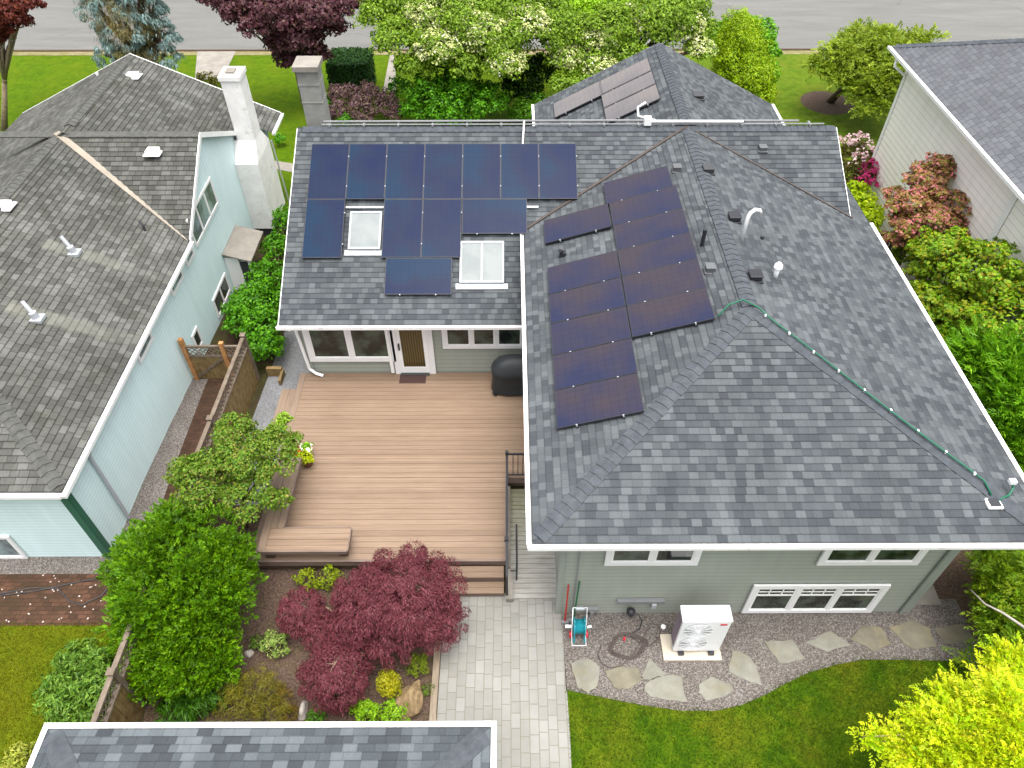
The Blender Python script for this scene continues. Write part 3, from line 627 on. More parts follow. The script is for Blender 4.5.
def window(parent, x0, x1, z0, z1, y, panes, trim=.11, depth_=.05, glassm='glass', sill=False, grid=False, frame='trim'):
    """wall facing -Y. white frame with panes"""
    f = MB(); yy = y - .02
    f.box((x0, yy - depth_, z1 - trim), (x1, yy, z1)); f.box((x0, yy - depth_, z0), (x1, yy, z0 + trim))
    f.box((x0, yy - depth_, z0 + trim), (x0 + trim, yy, z1 - trim)); f.box((x1 - trim, yy - depth_, z0 + trim), (x1, yy, z1 - trim))
    n = panes; W = (x1 - x0 - 2 * trim); mw = trim * .8
    for i in range(1, n):
        cx = x0 + trim + W * i / n; f.box((cx - mw / 2, yy - depth_ + .004, z0 + trim), (cx + mw / 2, yy, z1 - trim))
    if sill: f.box((x0 - .04, yy - depth_ - .04, z0 - .035), (x1 + .04, yy, z0 - .003))
    fo = f.build('window', M[frame], parent)
    for i in range(n):
        a = x0 + trim + W * i / n + (mw / 2 if i else 0); b = x0 + trim + W * (i + 1) / n - (mw / 2 if i < n - 1 else 0)
        s = MB(); t = .03
        s.box((a, yy - .035, z1 - trim - t), (b, yy - .006, z1 - trim)); s.box((a, yy - .035, z0 + trim), (b, yy - .006, z0 + trim + t))
        s.box((a, yy - .035, z0 + trim + t), (a + t, yy - .006, z1 - trim - t)); s.box((b - t, yy - .035, z0 + trim + t), (b, yy - .006, z1 - trim - t))
        if grid:
            zg = z0 + trim + (z1 - z0 - 2 * trim) * .66; s.box((a + t, yy - .033, zg), (b - t, yy - .008, zg + .05))
            zz = (zg + z1 - trim - t) / 2 + .02; s.box((a + t, yy - .03, zz - .012), (b - t, yy - .01, zz + .012))
            for q in (1, 2): cx = a + (b - a) * q / 3; s.box((cx - .012, yy - .0305, zg + .05), (cx + .012, yy - .0105, z1 - trim - t))
        s.build('sash', M['white'], fo)
        gmb = MB(); gmb.box((a + t * .5, yy - .02, z0 + trim + t * .5), (b - t * .5, yy - .012, z1 - trim - t * .5)); gmb.build('pane', M[glassm], fo)
    return fo
window(house, 5.10, 7.97, .10, 1.31, 7.60, 3, .13, grid=True)
window(house, 1.88, 3.75, 2.17, 3.45, 7.60, 2, .13)
window(house, 6.15, 8.18, 2.15, 3.45, 7.60, 2, .13)
Ydk = .52
z2 = aty(340, 361, 14.6).z
window(house, aty(311, 363, 14.6).x, aty(397, 363, 14.6).x, z2, 2.46, 14.64, 2, .15)
window(house, aty(443, 347, 14.6).x, .42, aty(470, 348, 14.6).z, 2.46, 14.64, 3, .12)
# door
dx0, dx1 = aty(396, 371, 14.6).x, aty(436, 371, 14.6).x
d = MB(); y = 14.62
d.box((dx0, y - .05, Ydk), (dx0 + .14, y, 2.47)); d.box((dx1 - .18, y - .05, Ydk), (dx1, y, 2.47))
dr = HM('door', d, 'trim')
s = MB(); a, b = dx0 + .14, dx1 - .18
s.box((a, y - .03, Ydk + .03), (b, y + .005, Ydk + .25)); s.box((a, y - .03, Ydk + .25), (a + .11, y + .005, 2.47)); s.box((b - .09, y - .03, Ydk + .25), (b, y + .005, 2.47)); s.build('door_leaf', M['white'], dr)
s = MB(); s.box((a + .11, y - .012, Ydk + .25), (b - .09, y - .004, 2.47)); s.build('pane', M['curtain'], dr)
s = MB(); s.box((a + .03, y - .075, 1.45), (a + .07, y - .03, 1.68)); s.build('handle', M['black_metal'], dr)
s = MB(); s.box((a, y - .12, Ydk - .01), (b, y - .001, Ydk + .03)); s.build('threshold', M['dark_grey'], dr)
# downspouts
def downspout(x, y, pts, r=.045):
    mb = MB(); mb.tube(pts, r, 8); return HM('downspout', mb, 'white')
downspout(0, 0, [(-5.72, 14.2, 2.55), (-5.70, 14.55, 2.3), (-5.62, 14.56, .75), (-5.45, 14.50, .62), (-5.25, 14.45, .58)])
downspout(0, 0, [(dx0 - .08, 14.57, 2.4), (dx0 - .08, 14.57, .6)], .055)
mb = MB(); mb.tube([(8.66, 7.56, ZE - .2), (8.66, 7.56, .02)], .04, 8); HM('downspout', mb, 'siding_trim')
mb = MB(); mb.tube([(1.36, 7.56, ZE - .2), (1.36, 7.56, .1)], .012, 6); HM('conduit', mb, 'grey_metal')
# grey chimney behind the ridge
c = MB(); x0, x1 = -5.92, -5.34
c.box((x0, 20.35, 2.5), (x1, 20.95, 6.62)); ch = HM('chimney', c, 'concrete_chim')
c = MB(); c.box((x0 - .07, 20.27, 6.62), (x1 + .07, 21.03, 6.76)); c.build('chimney_cap', M['concrete'], ch)
c = MB(); c.box((x0 - .012, 20.335, 6.2), (x1 + .012, 20.965, 6.26)); c.box((x0 - .012, 20.335, 5.7), (x1 + .012, 20.965, 5.73)); c.build('course_band', M['concrete_chim'], ch)
# skylights on the rear slope
aL = math.atan(kL); U_L = Vector((0, math.cos(aL), math.sin(aL))); N_L = Vector((0, -math.sin(aL), math.cos(aL)))
def on_lw(x, sd, h=0): return Vector((x, YR, ZR)) - U_L * sd + N_L * h      # sd = distance down from the ridge
def skylight(x0, x1, s0, s1, n):
    sk = None; o = on_lw(x0, s1); X = Vector((x1 - x0, 0, 0)); W = s1 - s0
    m = MB(); t = .05; h = N_L * .11
    m.obox(o, X, U_L * t, h); m.obox(o + U_L * (W - t), X, U_L * t, h)
    for i in range(n + 1):
        xx = (x1 - x0 - t) * i / n; m.obox(o + Vector((xx, 0, 0)) + U_L * t, (t, 0, 0), U_L * (W - 2 * t), h)
    sk = m.build('skylight', M['galv'], house)
    m = MB(); m.obox(o + Vector((t * .6, 0, 0)) + U_L * t * .6 + N_L * .082, X - Vector((t * 1.2, 0, 0)), U_L * (W - t * 1.2), N_L * .012); m.build('pane', M['skylight'], sk)
    m = MB(); m.obox(o - Vector((.1, 0, 0)) - U_L * .16 + N_L * .02, X + Vector((.2, 0, 0)), U_L * .16, N_L * .02); m.build('flashing', M['galv'], sk)
sdz = lambda z: (ZR - z) / math.sin(aL)
skylight(-4.31, -3.45, sdz(4.10), sdz(3.60), 1)
skylight(-1.32, -.15, sdz(3.70), sdz(3.16), 2)
# vents, pipes and roof fittings
aR = math.atan2(ZR - ZE, XM - XL)
def rw_z(x, y=None): return ZE + (min(x, 2 * XM - x) - XL) * math.tan(aR)
def vent(p, mat, s=.14, h=.1, slope=0, rz=0, parent=None):
    m = MB(); m.box((p[0] - s * 1.3, p[1] - s * 1.3, p[2] - .03), (p[0] + s * 1.3, p[1] + s * 1.3, p[2] + .02)); m.box((p[0] - s, p[1] - s, p[2] + .02), (p[0] + s, p[1] + s, p[2] + h)); m.box((p[0] - s * 1.15, p[1] - s * 1.15, p[2] + h), (p[0] + s * 1.15, p[1] + s * 1.15, p[2] + h + .03))
    o = m.build('roof_vent', M[mat], parent or house, bevel=.02); return o
for q, mt in (((5.45, 15.2), 'black_metal'), ((5.42, 12.9), 'black_metal'), ((5.2, 17.3), 'dark_grey'), ((4.45, 17.6), 'dark_vent'), ((4.5, 13.25), 'dark_vent')): vent((q[0], q[1], rw_z(q[0])), mt, .13 if mt != 'dark_vent' else .1, .12)
vent((7.1, 18.95, ZR - (YR - 18.95) * kL), 'dark_vent', .1); vent((5.9, 22.3, FZ - .42), 'dark_grey', .15)
m = MB(); z = rw_z(5.46); m.tube([(5.46, 14.35, z - .05), (5.46, 14.35, z + .62), (5.50, 14.37, z + .74), (5.60, 14.40, z + .80), (5.72, 14.43, z + .76), (5.76, 14.44, z + .68)], .045, 10); HM('vent_pipe', m, 'white_plastic', smooth=True)
m = MB(); z = rw_z(5.98); m.tube([(5.98, 13.15, z - .05), (5.98, 13.15, z + .3)], .055, 10); m.lathe((5.98, 13.15, z + .28), [(.10, 0), (.09, .07), (.04, .13), (.0001, .14)], 12); HM('vent_pipe', m, 'white_plastic', smooth=True)
m = MB(); z = rw_z(4.5); m.tube([(4.5, 14.2, z - .05), (4.5, 14.2, z + .45)], .05, 8); HM('vent_pipe', m, 'black_metal')
m = MB(); z = rw_z(6.05); m.tube([(6.05, 14.65, z - .05), (6.05, 14.65, z + .1)], .05, 8); HM('vent_pipe', m, 'dark_grey')
m = MB(); z = rw_z(1.34); m.box((1.26, 15.1, z), (1.42, 15.26, z + .12)); m.tube([(1.34, 15.18, z + .1), (1.25, 15.1, z + .2)], .05, 6); HM('vent_pipe', m, 'black_metal')
# conduits along the ridge
m = MB(); m.tube([(-5.25, YR + .1, ZR + .13), (3.0, YR + .1, ZR + .15), (8.2, YR + .1, ZR + .13)], .03, 6); m.tube([(-5.3, YR + .0, ZR + .09), (8.9, YR, ZR + .09)], .022, 6)
for i in range(15): x = -5.1 + i * .97; m.box((x, YR - .06, ZR + .03), (x + .05, YR + .16, ZR + .1))
HM('conduit', m, 'grey_metal')
m = MB(); m.tube([(3.9, YR + .0, ZR + .17), (6.6, YR, ZR + .16)], .034, 8); HM('conduit', m, 'white'); m = MB(); m.tube([(.37, YR - .6, ZR - .25), (.42, YR, ZR + .17), (.5, YR + .6, ZR - .1)], .025, 6); HM('conduit', m, 'white'); m = MB(); m.tube([(4.1, YR, ZR + .2), (3.75, YR + .7, ZR - .02), (3.75, YR + 1.0, ZR + .1), (4.0, YR + 1.2, ZR + .15)], .03, 6); m.box((3.8, YR - .08, ZR + .08), (4.0, YR + .12, ZR + .28)); HM('conduit', m, 'white')
# taps, meter boxes and covers low on the rear wall
m = MB(); m.box((2.30, 7.50, .62), (3.32, 7.59, .70)); HM('wall_bracket', m, 'grey_metal')
m = MB(); m.box((1.62, 7.5, .26), (1.92, 7.59, .34)); m.box((1.74, 7.48, -.0), (1.82, 7.54, .262)); HM('wall_bracket', m, 'grey_metal')
m = MB(); m.box((4.15, 7.50, .14), (4.42, 7.59, .24)); HM('wall_bracket', m, 'grey_metal')
m = MB(); m.box((4.62, 7.47, .14), (4.82, 7.59, .40)); HM('outlet_box', m, 'grey_metal', bevel=.01)
m = MB(); m.box((3.05, 7.47, .44), (3.15, 7.59, .60)); HM('outlet_box', m, 'galv')
m = MB(); m.lathe((2.62, 7.45, .28), [(.001, 0), (.09, .02), (.1, .1), (.05, .15), (.001, .16)], 10); HM('tap', m, 'black_metal', smooth=True)

# ------------------------------------------------------------------ pale blue neighbour house
NX, NXE, NZ, NYF, NRX, NRZ = -9.42, -9.28, 2.80, 8.92, -13.5, 4.65
nk = (NRZ - NZ) / (NXE - NRX)
nb = thing('house', 'pale aqua house with weathered grey shingle roof and white chimney, left of the deck', 'house', (-13.5, 9.1, 0))
rf = MB(); NYA = NYF + (NXE - NRX); WX = 2 * NRX - NXE
courses(rf, [(NXE, NYF, NZ), (NXE, 17.9, NZ), (NRX, 20.8, NRZ), (NRX, NYA, NRZ)], (NRX - NXE, 0, NRZ - NZ), .155, .012)
courses(rf, [(WX, NYF, NZ), (NRX, NYA, NRZ), (NRX, 20.8, NRZ), (WX, 20.8, NZ)], (NRX - WX, 0, NRZ - NZ), .155, .012)
courses(rf, [(WX, NYF, NZ), (NXE, NYF, NZ), (NRX, NYA, NRZ)], (0, NYA - NYF, NRZ - NZ), .155, .012)
# cross gable (ridge along X)
GY, GX, gk, gks = 20.65, -9.28, .497, .62
courses(rf, [(NRX, GY - 2.9, NRZ - 2.9 * gks), (GX, GY - 2.9, NRZ - 2.9 * gks), (GX, GY, NRZ), (NRX, GY, NRZ)], (0, 1, gks), .155, .012)
courses(rf, [(GX, GY + 3.2, NRZ - 3.2 * gk), (NRX, GY + 3.2, NRZ - 3.2 * gk), (NRX, GY, NRZ), (GX, GY, NRZ)], (0, -1, gk), .155, .012)
# street gable (ridge along Y)
SY, SXE, SZ = 26.2, -8.5, 2.55
SXW = 2 * -13.3 - SXE; SRX, SRZ = -13.3, 4.72
sk_ = (SRZ - SZ) / (SXE - SRX); XB = -9.435; zB = SZ + (SXE - XB) * sk_
courses(rf, [(XB, GY - .1, zB), (XB, SY, zB), (SRX, SY, SRZ), (SRX, GY - .1, SRZ)], (SRX - SXE, 0, SRZ - SZ), .155, .012)
courses(rf, [(SXE, 24.68, SZ), (SXE, SY, SZ), (XB, SY, zB), (XB, 24.68, zB)], (SRX - SXE, 0, SRZ - SZ), .155, .012)
courses(rf, [(SXW, SY, SZ), (SXW, GY - .2, SZ), (SRX, GY - .2, SRZ), (SRX, SY, SRZ)], (SRX - SXW, 0, SRZ - SZ), .155, .012)
nroof = rf.build('roof', M['shingle_old'], nb)
caps(nroof, [((NXE, NYF, NZ), (NRX, NYA, NRZ)), ((WX, NYF, NZ), (NRX, NYA, NRZ)), ((NRX, NYA - .1, NRZ), (NRX, GY - .3, NRZ)), ((NRX - 3, GY, NRZ), (GX, GY, NRZ)), ((SRX, GY + .2, SRZ), (SRX, SY, SRZ))], 'cap_old', w=.16, slope=.4)
mb = MB(); strip(mb, (NXE, 18.0 - .2, NZ), (NRX, GY - .05, NRZ), .2, .02, .035); mb.build('valley_flashing', M['tan_strip'], nb)
mb = MB()
hollow_gutter(mb, (NXE + .01, NYF - .1, NZ), (NXE + .01, 17.75, NZ), (1, 0, 0), .1, .09); hollow_gutter(mb, (WX, NYF - .02, NZ), (NXE, NYF - .02, NZ), (0, -1, 0), .1, .09); mb.build('gutter', M['white'], nb)
mb = MB(); hollow_gutter(mb, (SXE, 24.68, SZ), (SXE, SY, SZ), (1, 0, 0), .1, .09)
mb.build('gutter', M['white'], nb)
mb = MB()
for sgn, L, q in ((-1, 2.9, gks), (1, 3.2, gk)):
    a = Vector((GX + .004, GY + sgn * L, NRZ - L * q + .02)); b = Vector((GX + .004, GY, NRZ + .02)); mb.obox(a, b - a, (.03, 0, 0), (0, 0, -.17))
for xa in (SXE, SXW):
    a = Vector((xa, SY + .004, SZ + .02)); b = Vector((SRX, SY + .004, SRZ + .02)); mb.obox(a, b - a, (0, .03, 0), (0, 0, -.17))
mb.box((-9.42, NYF, NZ - .13), (NXE, 17.8, NZ - .1)); mb.box((WX, NYF + .0, NZ - .13), (NXE, 9.12, NZ - .1))
mb.build('fascia', M['white'], nb)
mb = MB()
courses(mb, [(NX, 9.07, -.8), (NX, 25.6, -.8), (NX, 25.6, 2.2), (NX, 23.7, 3.0), (NX, GY, NRZ - .06), (NX, GY - 2.95, NZ - .05), (NX, 9.07, NZ - .05)], (0, 0, 1), .115, .011, 0, 0)
courses(mb, [(-18, 9.07, -.1), (NX, 9.07, -.1), (NX, 9.07, NZ - .05), (-18, 9.07, NZ - .05)], (0, 0, 1), .115, .011)
courses(mb, [(NX, 26.0, -.8), (-17.5, 26.0, -.8), (-17.5, 26.0, SZ), (SRX, 26.0, SRZ - .1), (-9, 26.0, SZ)], (0, 0, 1), .115, .011)
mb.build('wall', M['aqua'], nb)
mb = MB(); mb.box((NX - .14, 9.03, -.02), (NX + .022, 9.06, NZ - .12)); mb.box((NX + .0122, 9.06, -.02), (NX + .03, 9.2, NZ - .12)); mb.build('corner_board', M['green_trim'], nb)
mb = MB(); mb.tube([(NXE + .02, 10.2, NZ - .12), (NX + .07, 10.15, NZ - .35), (NX + .07, 10.1, .05)], .04, 8); mb.build('downspout', M['galv'], nb)
def side_window(y0, y1, z0, z1, panes=1, t=.08, mat='white', glassm='glass_pale', x=NX, parent=nb):   # on a wall facing +X
    f = MB(); xx = x + .014
    f.box((xx, y0, z0), (xx + .04, y1, z0 + t)); f.box((xx, y0, z1 - t), (xx + .04, y1, z1)); f.box((xx, y0, z0 + t), (xx + .04, y0 + t, z1 - t)); f.box((xx, y1 - t, z0 + t), (xx + .04, y1, z1 - t))
    for i in range(1, panes): c_ = y0 + (y1 - y0) * i / panes; f.box((xx, c_ - t / 2, z0 + t), (xx + .038, c_ + t / 2, z1 - t))
    w = f.build('window', M[mat], parent); q = MB(); q.box((xx + .004, y0 + t * .5, z0 + t * .5), (xx + .016, y1 - t * .5, z1 - t * .5)); q.build('pane', M[glassm], w); return w
side_window(18.2, 20.62, 2.25, 3.2, 3)
side_window(17.95, 19.4, -.32, .40, 2, glassm='glass')
for y0, y1 in ((13.3, 14.25), (15.95, 16.9), (17.3, 17.95)): side_window(y0, y1, 2.2, 2.72)
side_window(16.0, 16.5, .0, .65, glassm='glass')
window(nb, -14.2, -11.35, .02, .95, 9.07, 2, .08, glassm='glass_pale'); window(nb, -14, -11.55, 2.1, 2.7, 9.07, 2, .08, glassm='glass_pale')
# white brick chimney on the side wall
c = MB(); c.prism([(NX + .012, 22.85), (-8.62, 22.85), (-8.62, 24.6), (NX + .012, 24.6)], -.25, 2.35)
P0 = [(NX + .012, 22.85, 2.35), (-8.62, 22.85, 2.35), (-8.62, 24.6, 2.35), (NX + .012, 24.6, 2.35)]; P1 = [(NX + .012, 23.4, 2.95), (-8.68, 23.4, 2.95), (-8.68, 24.15, 2.95), (NX + .012, 24.15, 2.95)]
for i in range(4): c.face([P0[i], P0[(i + 1) % 4], P1[(i + 1) % 4], P1[i]])
c.prism([(-9.3, 23.4), (-8.68, 23.4), (-8.68, 24.15), (-9.3, 24.15)], 2.95, 5.0)
ch = c.build('chimney', M['chimney_white'], nb)
c = MB(); c.box((-9.34, 23.36, 5.0), (-8.64, 24.19, 5.14)); c.build('chimney_cap', M['chimney_white'], ch)
c = MB(); c.box((-9.16, 23.6, 5.14), (-8.86, 23.95, 5.2)); c.build('chimney_pot', M['concrete'], ch)
c = MB(); c.box((NX, 22.95, -.6), (-8.75, 24.5, -.25)); c.build('chimney_gap_fill', M['dark_grey'], ch)  # dark block filling the gap below the hung chimney body
c = MB(); c.tube([(-8.56, 24.62, 2.3), (-8.5, 24.7, -.5)], .03, 6); c.build('downspout', M['galv'], nb)
# basement door canopy
ca, cb_, cc_, cd_ = Vector((NX + .02, 21.37, .86)), Vector((-8.45, 21.2, .72)), Vector((-8.45, 19.5, .72)), Vector((NX + .02, 19.66, .88))
c = MB(); c.obox(cd_, cc_ - cd_, ca - cd_, (0, 0, .05)); cn = c.build('door_canopy', M['concrete'], nb)
c = MB(); c.box((-8.62, 19.62, -.6), (-8.54, 19.70, .7)); c.box((NX + .02, 19.72, -.6), (-8.95, 19.76, .74)); c.build('canopy_post', M['white'], cn)
c = MB(); c.box((-8.95, 19.74, -.6), (-8.6, 19.78, .55)); c.build('basement_door', M['dark_grey'], nb)
# roof vents and flues
nz_ = lambda x: NZ + (NXE - x) * nk
def flue(x, y):
    z = nz_(x); m = MB(); m.box((x - .12, y - .14, z - .02), (x + .16, y + .14, z + .06)); m.tube([(x, y, z + .02), (x - .02, y, z + .22)], .09, 10); m.tube([(x - .02, y, z + .2), (x - .2, y + .12, z + .46)], .05, 10)
    m.build('flue', M['galv'], nb)
def n1_hit(px, py):
    for X in np.linspace(NXE, NRX, 400):
        r = ray(px, py); t = X / r.x; P = r * t + Vector((0, 0, H))
        if abs(P.z - nz_(X)) < .02: return P
    return None
for q_ in ((74, 253), (37, 319)): P = n1_hit(*q_); flue(P.x, P.y)
def box_vent(x, y, z, parent=nb, mat='white'):
    m = MB(); m.box((x - .18, y - .15, z - .04), (x + .18, y + .15, z + .1)); m.box((x - .25, y - .22, z - .04), (x + .25, y + .22, z + .0)); m.build('roof_vent', M[mat], parent, bevel=.03)
for px, py, w in ((153, 152, 'g'), (133, 76, 's'), (4, 206, 'n')):
    for zz in np.linspace(3, 5, 200):
        P = at(px, py, zz); zr = {'g': NRZ - abs(GY - P.y) * gk, 's': SRZ - abs(P.x - SRX) * (SRZ - SZ) / (SXE - SRX), 'n': nz_(P.x)}[w]
        if abs(zr - zz) < .012: box_vent(P.x, P.y, zr); break
m = MB(); z = nz_(-10.35); m.tube([(-10.35, 17.6, z), (-10.35, 17.6, z + .18), (-10.43, 17.65, z + .3)], .035, 8); m.build('vent_pipe', M['dark_grey'], nb)
m = MB(); P = aty(98, 76, 25.6); m.tube([(P.x, P.y, P.z - .3), (P.x, P.y, P.z + .12)], .05, 8); m.build('vent_pipe', M['white'], nb)

# ------------------------------------------------------------------ white house on the right
wh = thing('house', 'cream sided house with plain grey shingle roof, behind the red leaved maple', 'house', (14, 24, -.6))
WE, WZ, WY1, WY0, WK = 13.3, 5.0, 26.1, 6.0, .466
rf = MB(); d_ = 6.0
courses(rf, [(WE, WY1, WZ), (WE + d_, WY1 - d_, WZ + d_ * WK), (WE + d_, WY0, WZ + d_ * WK), (WE, WY0, WZ)], (1, 0, WK), .15, .01)
courses(rf, [(WE + 2 * d_, WY1, WZ), (WE + d_, WY1 - d_, WZ + d_ * WK), (WE, WY1, WZ)], (0, -1, WK), .15, .01)
courses(rf, [(WE + 2 * d_, WY1, WZ), (WE + 2 * d_, WY0, WZ), (WE + d_, WY0, WZ + d_ * WK), (WE + d_, WY1 - d_, WZ + d_ * WK)], (-1, 0, WK), .15, .01)
wr = rf.build('roof', M['shingle_grey'], wh)
caps(wr, [((WE, WY1, WZ), (WE + d_, WY1 - d_, WZ + d_ * WK))], 'cap', w=.15, slope=.4)
mb = MB(); hollow_gutter(mb, (WE - .01, WY1, WZ), (WE - .01, WY0, WZ), (-1, 0, 0), .11, .09); mb.tube([(WE - .06, 25.3, WZ - .1), (WE - .06, 25.25, WZ - .35), (13.62, 25.1, WZ - .6)], .05, 8); mb.build('gutter', M['white'], wh)
mb = MB(); mb.box((WE, WY0, WZ - .18), (WE + .03, WY1, WZ - .012)); mb.box((WE + .03, WY0, WZ - .18), (13.75, 25.3, WZ - .15)); mb.box((WE + .03, 25.3, WZ - .18), (25.2, WY1, WZ - .15)); mb.build('fascia', M['white'], wh)
mb = MB(); courses(mb, [(13.7, 25.2, -.7), (13.7, WY0 + .4, -.7), (13.7, WY0 + .4, WZ - .16), (13.7, 25.2, WZ - .16)], (0, 0, 1), .2, .014); courses(mb, [(25, 25.2, -.7), (13.7, 25.2, -.7), (13.7, 25.2, WZ - .16), (25, 25.2, WZ - .16)], (0, 0, 1), .2, .014); mb.build('wall', M['cream'], wh)
mb = MB(); mb.box((13.66, 25.08, -.7), (13.68, 25.24, WZ - .18)); mb.build('corner_board', M['white'], wh)
mb = MB(); mb.box((13.655, 17.2, -.7), (13.675, 17.42, WZ - .18)); mb.build('corner_board', M['white'], wh)

# ------------------------------------------------------------------ garage at the bottom of the view
ga = thing('garage', 'small outbuilding with blue grey shingle roof and white fascia below the garden bed', 'garage', (-4, 2, 0))
GX0, GX1, GYN, GZ, GK = -7.72, -.34, 4.33, 2.5, .36
rf = MB(); gd = 3.4
courses(rf, [(GX1, GYN, GZ), (GX0, GYN, GZ), (GX0 + gd, GYN - gd, GZ + gd * GK), (GX1 - gd, GYN - gd, GZ + gd * GK)], (0, -1, GK), SH, SS)
courses(rf, [(GX1, GYN - 2 * gd, GZ), (GX1, GYN, GZ), (GX1 - gd, GYN - gd, GZ + gd * GK)], (-1, 0, GK), SH, SS)
courses(rf, [(GX0, GYN, GZ), (GX0, GYN - 2 * gd, GZ), (GX0 + gd, GYN - gd, GZ + gd * GK)], (1, 0, GK), SH, SS)
courses(rf, [(GX0, GYN - 2 * gd, GZ), (GX1, GYN - 2 * gd, GZ), (GX1 - gd, GYN - gd, GZ + gd * GK), (GX0 + gd, GYN - gd, GZ + gd * GK)], (0, 1, GK), SH, SS)
gr = rf.build('roof', M['shingle_garage'], ga)
caps(gr, [((GX1, GYN, GZ), (GX1 - gd, GYN - gd, GZ + gd * GK)), ((GX0, GYN, GZ), (GX0 + gd, GYN - gd, GZ + gd * GK))], 'cap', w=.17, slope=.3)
mb = MB(); mb.box((GX0 - .1, GYN + .012, GZ - .16), (GX1 + .1, GYN + .10, GZ + .012)); mb.box((GX1 + .012, GYN - 6.8, GZ - .16), (GX1 + .1, GYN + .012, GZ + .012)); mb.box((GX0 - .1, GYN - 6.8, GZ - .16), (GX0 - .012, GYN + .012, GZ + .012)); mb.build('fascia', M['white'], ga)
mb = MB(); mb.box((GX0 + .4, GYN - 6.4, -.02), (GX1 - .4, GYN - .4, GZ - .02)); mb.build('wall', M['siding'], ga)

# ------------------------------------------------------------------ deck with built-in bench and steps
dk = thing('deck', 'brown composite deck with built in corner bench and front steps', 'deck', (-3, 11, 0))
DX0, DX1, DY0, DY1, DZ = -5.92, -.13, 8.60, 14.63, .52
def boards(mb, x0, x1, y0, y1, z, w=.1475, gap=.007, th=.025, along='x'):
    n = int(round(((y1 - y0) if along == 'x' else (x1 - x0)) / w)); w = ((y1 - y0) if along == 'x' else (x1 - x0)) / n
    for k in range(n):
        if along == 'x': mb.box((x0, y0 + k * w, z - th), (x1, y0 + (k + 1) * w - gap, z))
        else: mb.box((x0 + k * w, y0, z - th), (x0 + (k + 1) * w - gap, y1, z))
    return mb
m = MB(); boards(m, DX0 + .15, DX1, DY0 + .065, 10.95, DZ); boards(m, DX0 + .15, 1.02, 10.955, DY1, DZ); m.build('deck_boards', M['deck'], dk)
m = MB(); m.box((DX0, DY0 + .04, DZ - .026), (DX0 + .145, DY1, DZ - .001)); m.build('border_board', M['deck_y'], dk)
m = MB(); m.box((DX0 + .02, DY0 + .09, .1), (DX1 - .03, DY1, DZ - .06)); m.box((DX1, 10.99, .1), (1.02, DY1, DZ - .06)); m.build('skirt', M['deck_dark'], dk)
m = MB(); m.box((DX0, DY0, DZ - .02), (DX1, DY0 + .06, DZ + .006)); m.box((DX0, DY0 + .02, DZ - .2), (DX1 - .0, DY0 + .045, DZ - .022)); m.box((DX0 - .025, DY0 + .02, DZ - .2), (DX0, DY1, DZ - .022)); m.box((DX1, DY0 + .02, DZ - .22), (DX1 + .025, 10.95, DZ + .0)); m.box((DX1, 10.93, DZ - .22), (1.02, 10.953, DZ - .002)); m.build('fascia', M['deck_trim'], dk)
SX0 = -1.42
for k, (z, y0) in enumerate(((.35, 8.29), (.18, 7.99))):
    m = MB(); m.box((SX0, y0, z - .025), (DX1 - .02, y0 + .14, z)); m.box((SX0, y0 + .147, z - .025), (DX1 - .02, y0 + .29, z)); st = m.build('step', M['deck'], dk)
    m = MB(); m.box((SX0, y0 + .012, .0), (DX1 - .02, y0 + .03, z - .026)); m.box((SX0 - .02, y0, 0), (SX0, y0 + .31, z - .004)); m.build('riser', M['deck_trim'], st)
bz = .97
bn = MB(); bn.box((-5.62, 8.62, bz - .03), (-5.47, 11.25, bz)); bn.box((-5.463, 9.213, bz - .03), (-5.325, 11.25, bz)); bn.box((-5.318, 9.213, bz - .03), (-5.18, 11.25, bz))
bo = bn.build('bench', M['deck_y'], dk)
bn = MB(); boards(bn, -5.463, -3.64, 8.62, 9.208, bz, .1475); bn.build('bench_boards', M['deck'], bo)
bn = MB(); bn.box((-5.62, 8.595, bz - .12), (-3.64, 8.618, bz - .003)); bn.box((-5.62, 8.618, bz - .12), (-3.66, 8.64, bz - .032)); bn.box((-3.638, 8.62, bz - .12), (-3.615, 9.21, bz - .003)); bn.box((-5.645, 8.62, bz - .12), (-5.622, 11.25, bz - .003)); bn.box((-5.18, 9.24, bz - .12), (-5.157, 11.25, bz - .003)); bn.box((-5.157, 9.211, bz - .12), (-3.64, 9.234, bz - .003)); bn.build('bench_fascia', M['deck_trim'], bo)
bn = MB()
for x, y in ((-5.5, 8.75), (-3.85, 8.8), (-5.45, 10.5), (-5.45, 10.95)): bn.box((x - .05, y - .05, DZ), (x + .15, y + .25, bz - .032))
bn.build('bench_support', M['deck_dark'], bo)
# sloping side steps on the gravel side
m = MB(); m.box((-6.42, 12.55, .27), (-6.2, 14.2, .3)); m.box((-6.195, 12.55, .27), (-5.96, 14.2, .3)); ss = m.build('side_step', M['deck_y'], dk)
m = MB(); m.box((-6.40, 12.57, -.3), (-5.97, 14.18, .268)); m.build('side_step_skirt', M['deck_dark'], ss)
# wooden ramp beside the deck
rm = MB()
for k in range(24):
    y = 7.95 + k * .125; rm.box((-.02, y, -.01), (1.05, y + .114, .035 + .001 * (k % 2)))
r_ = rm.build('boardwalk', M['ramp_boards'], None, origin=(.5, 8, 0)); tag(r_, 'pale boarded walkway with green moss between deck and grey green wall', 'walkway')
mb = MB(); mb.box((-.10, 7.86, -.02), (.06, 8.62, .16)); mb.box((-.1, 8.62, -.3), (.0, 10.9, .22)); tag(mb.build('stair_wall', M['concrete'], None, origin=(0, 8.2, 0)), 'low pale concrete kerb beside the boarded walkway under the handrail', 'kerb')

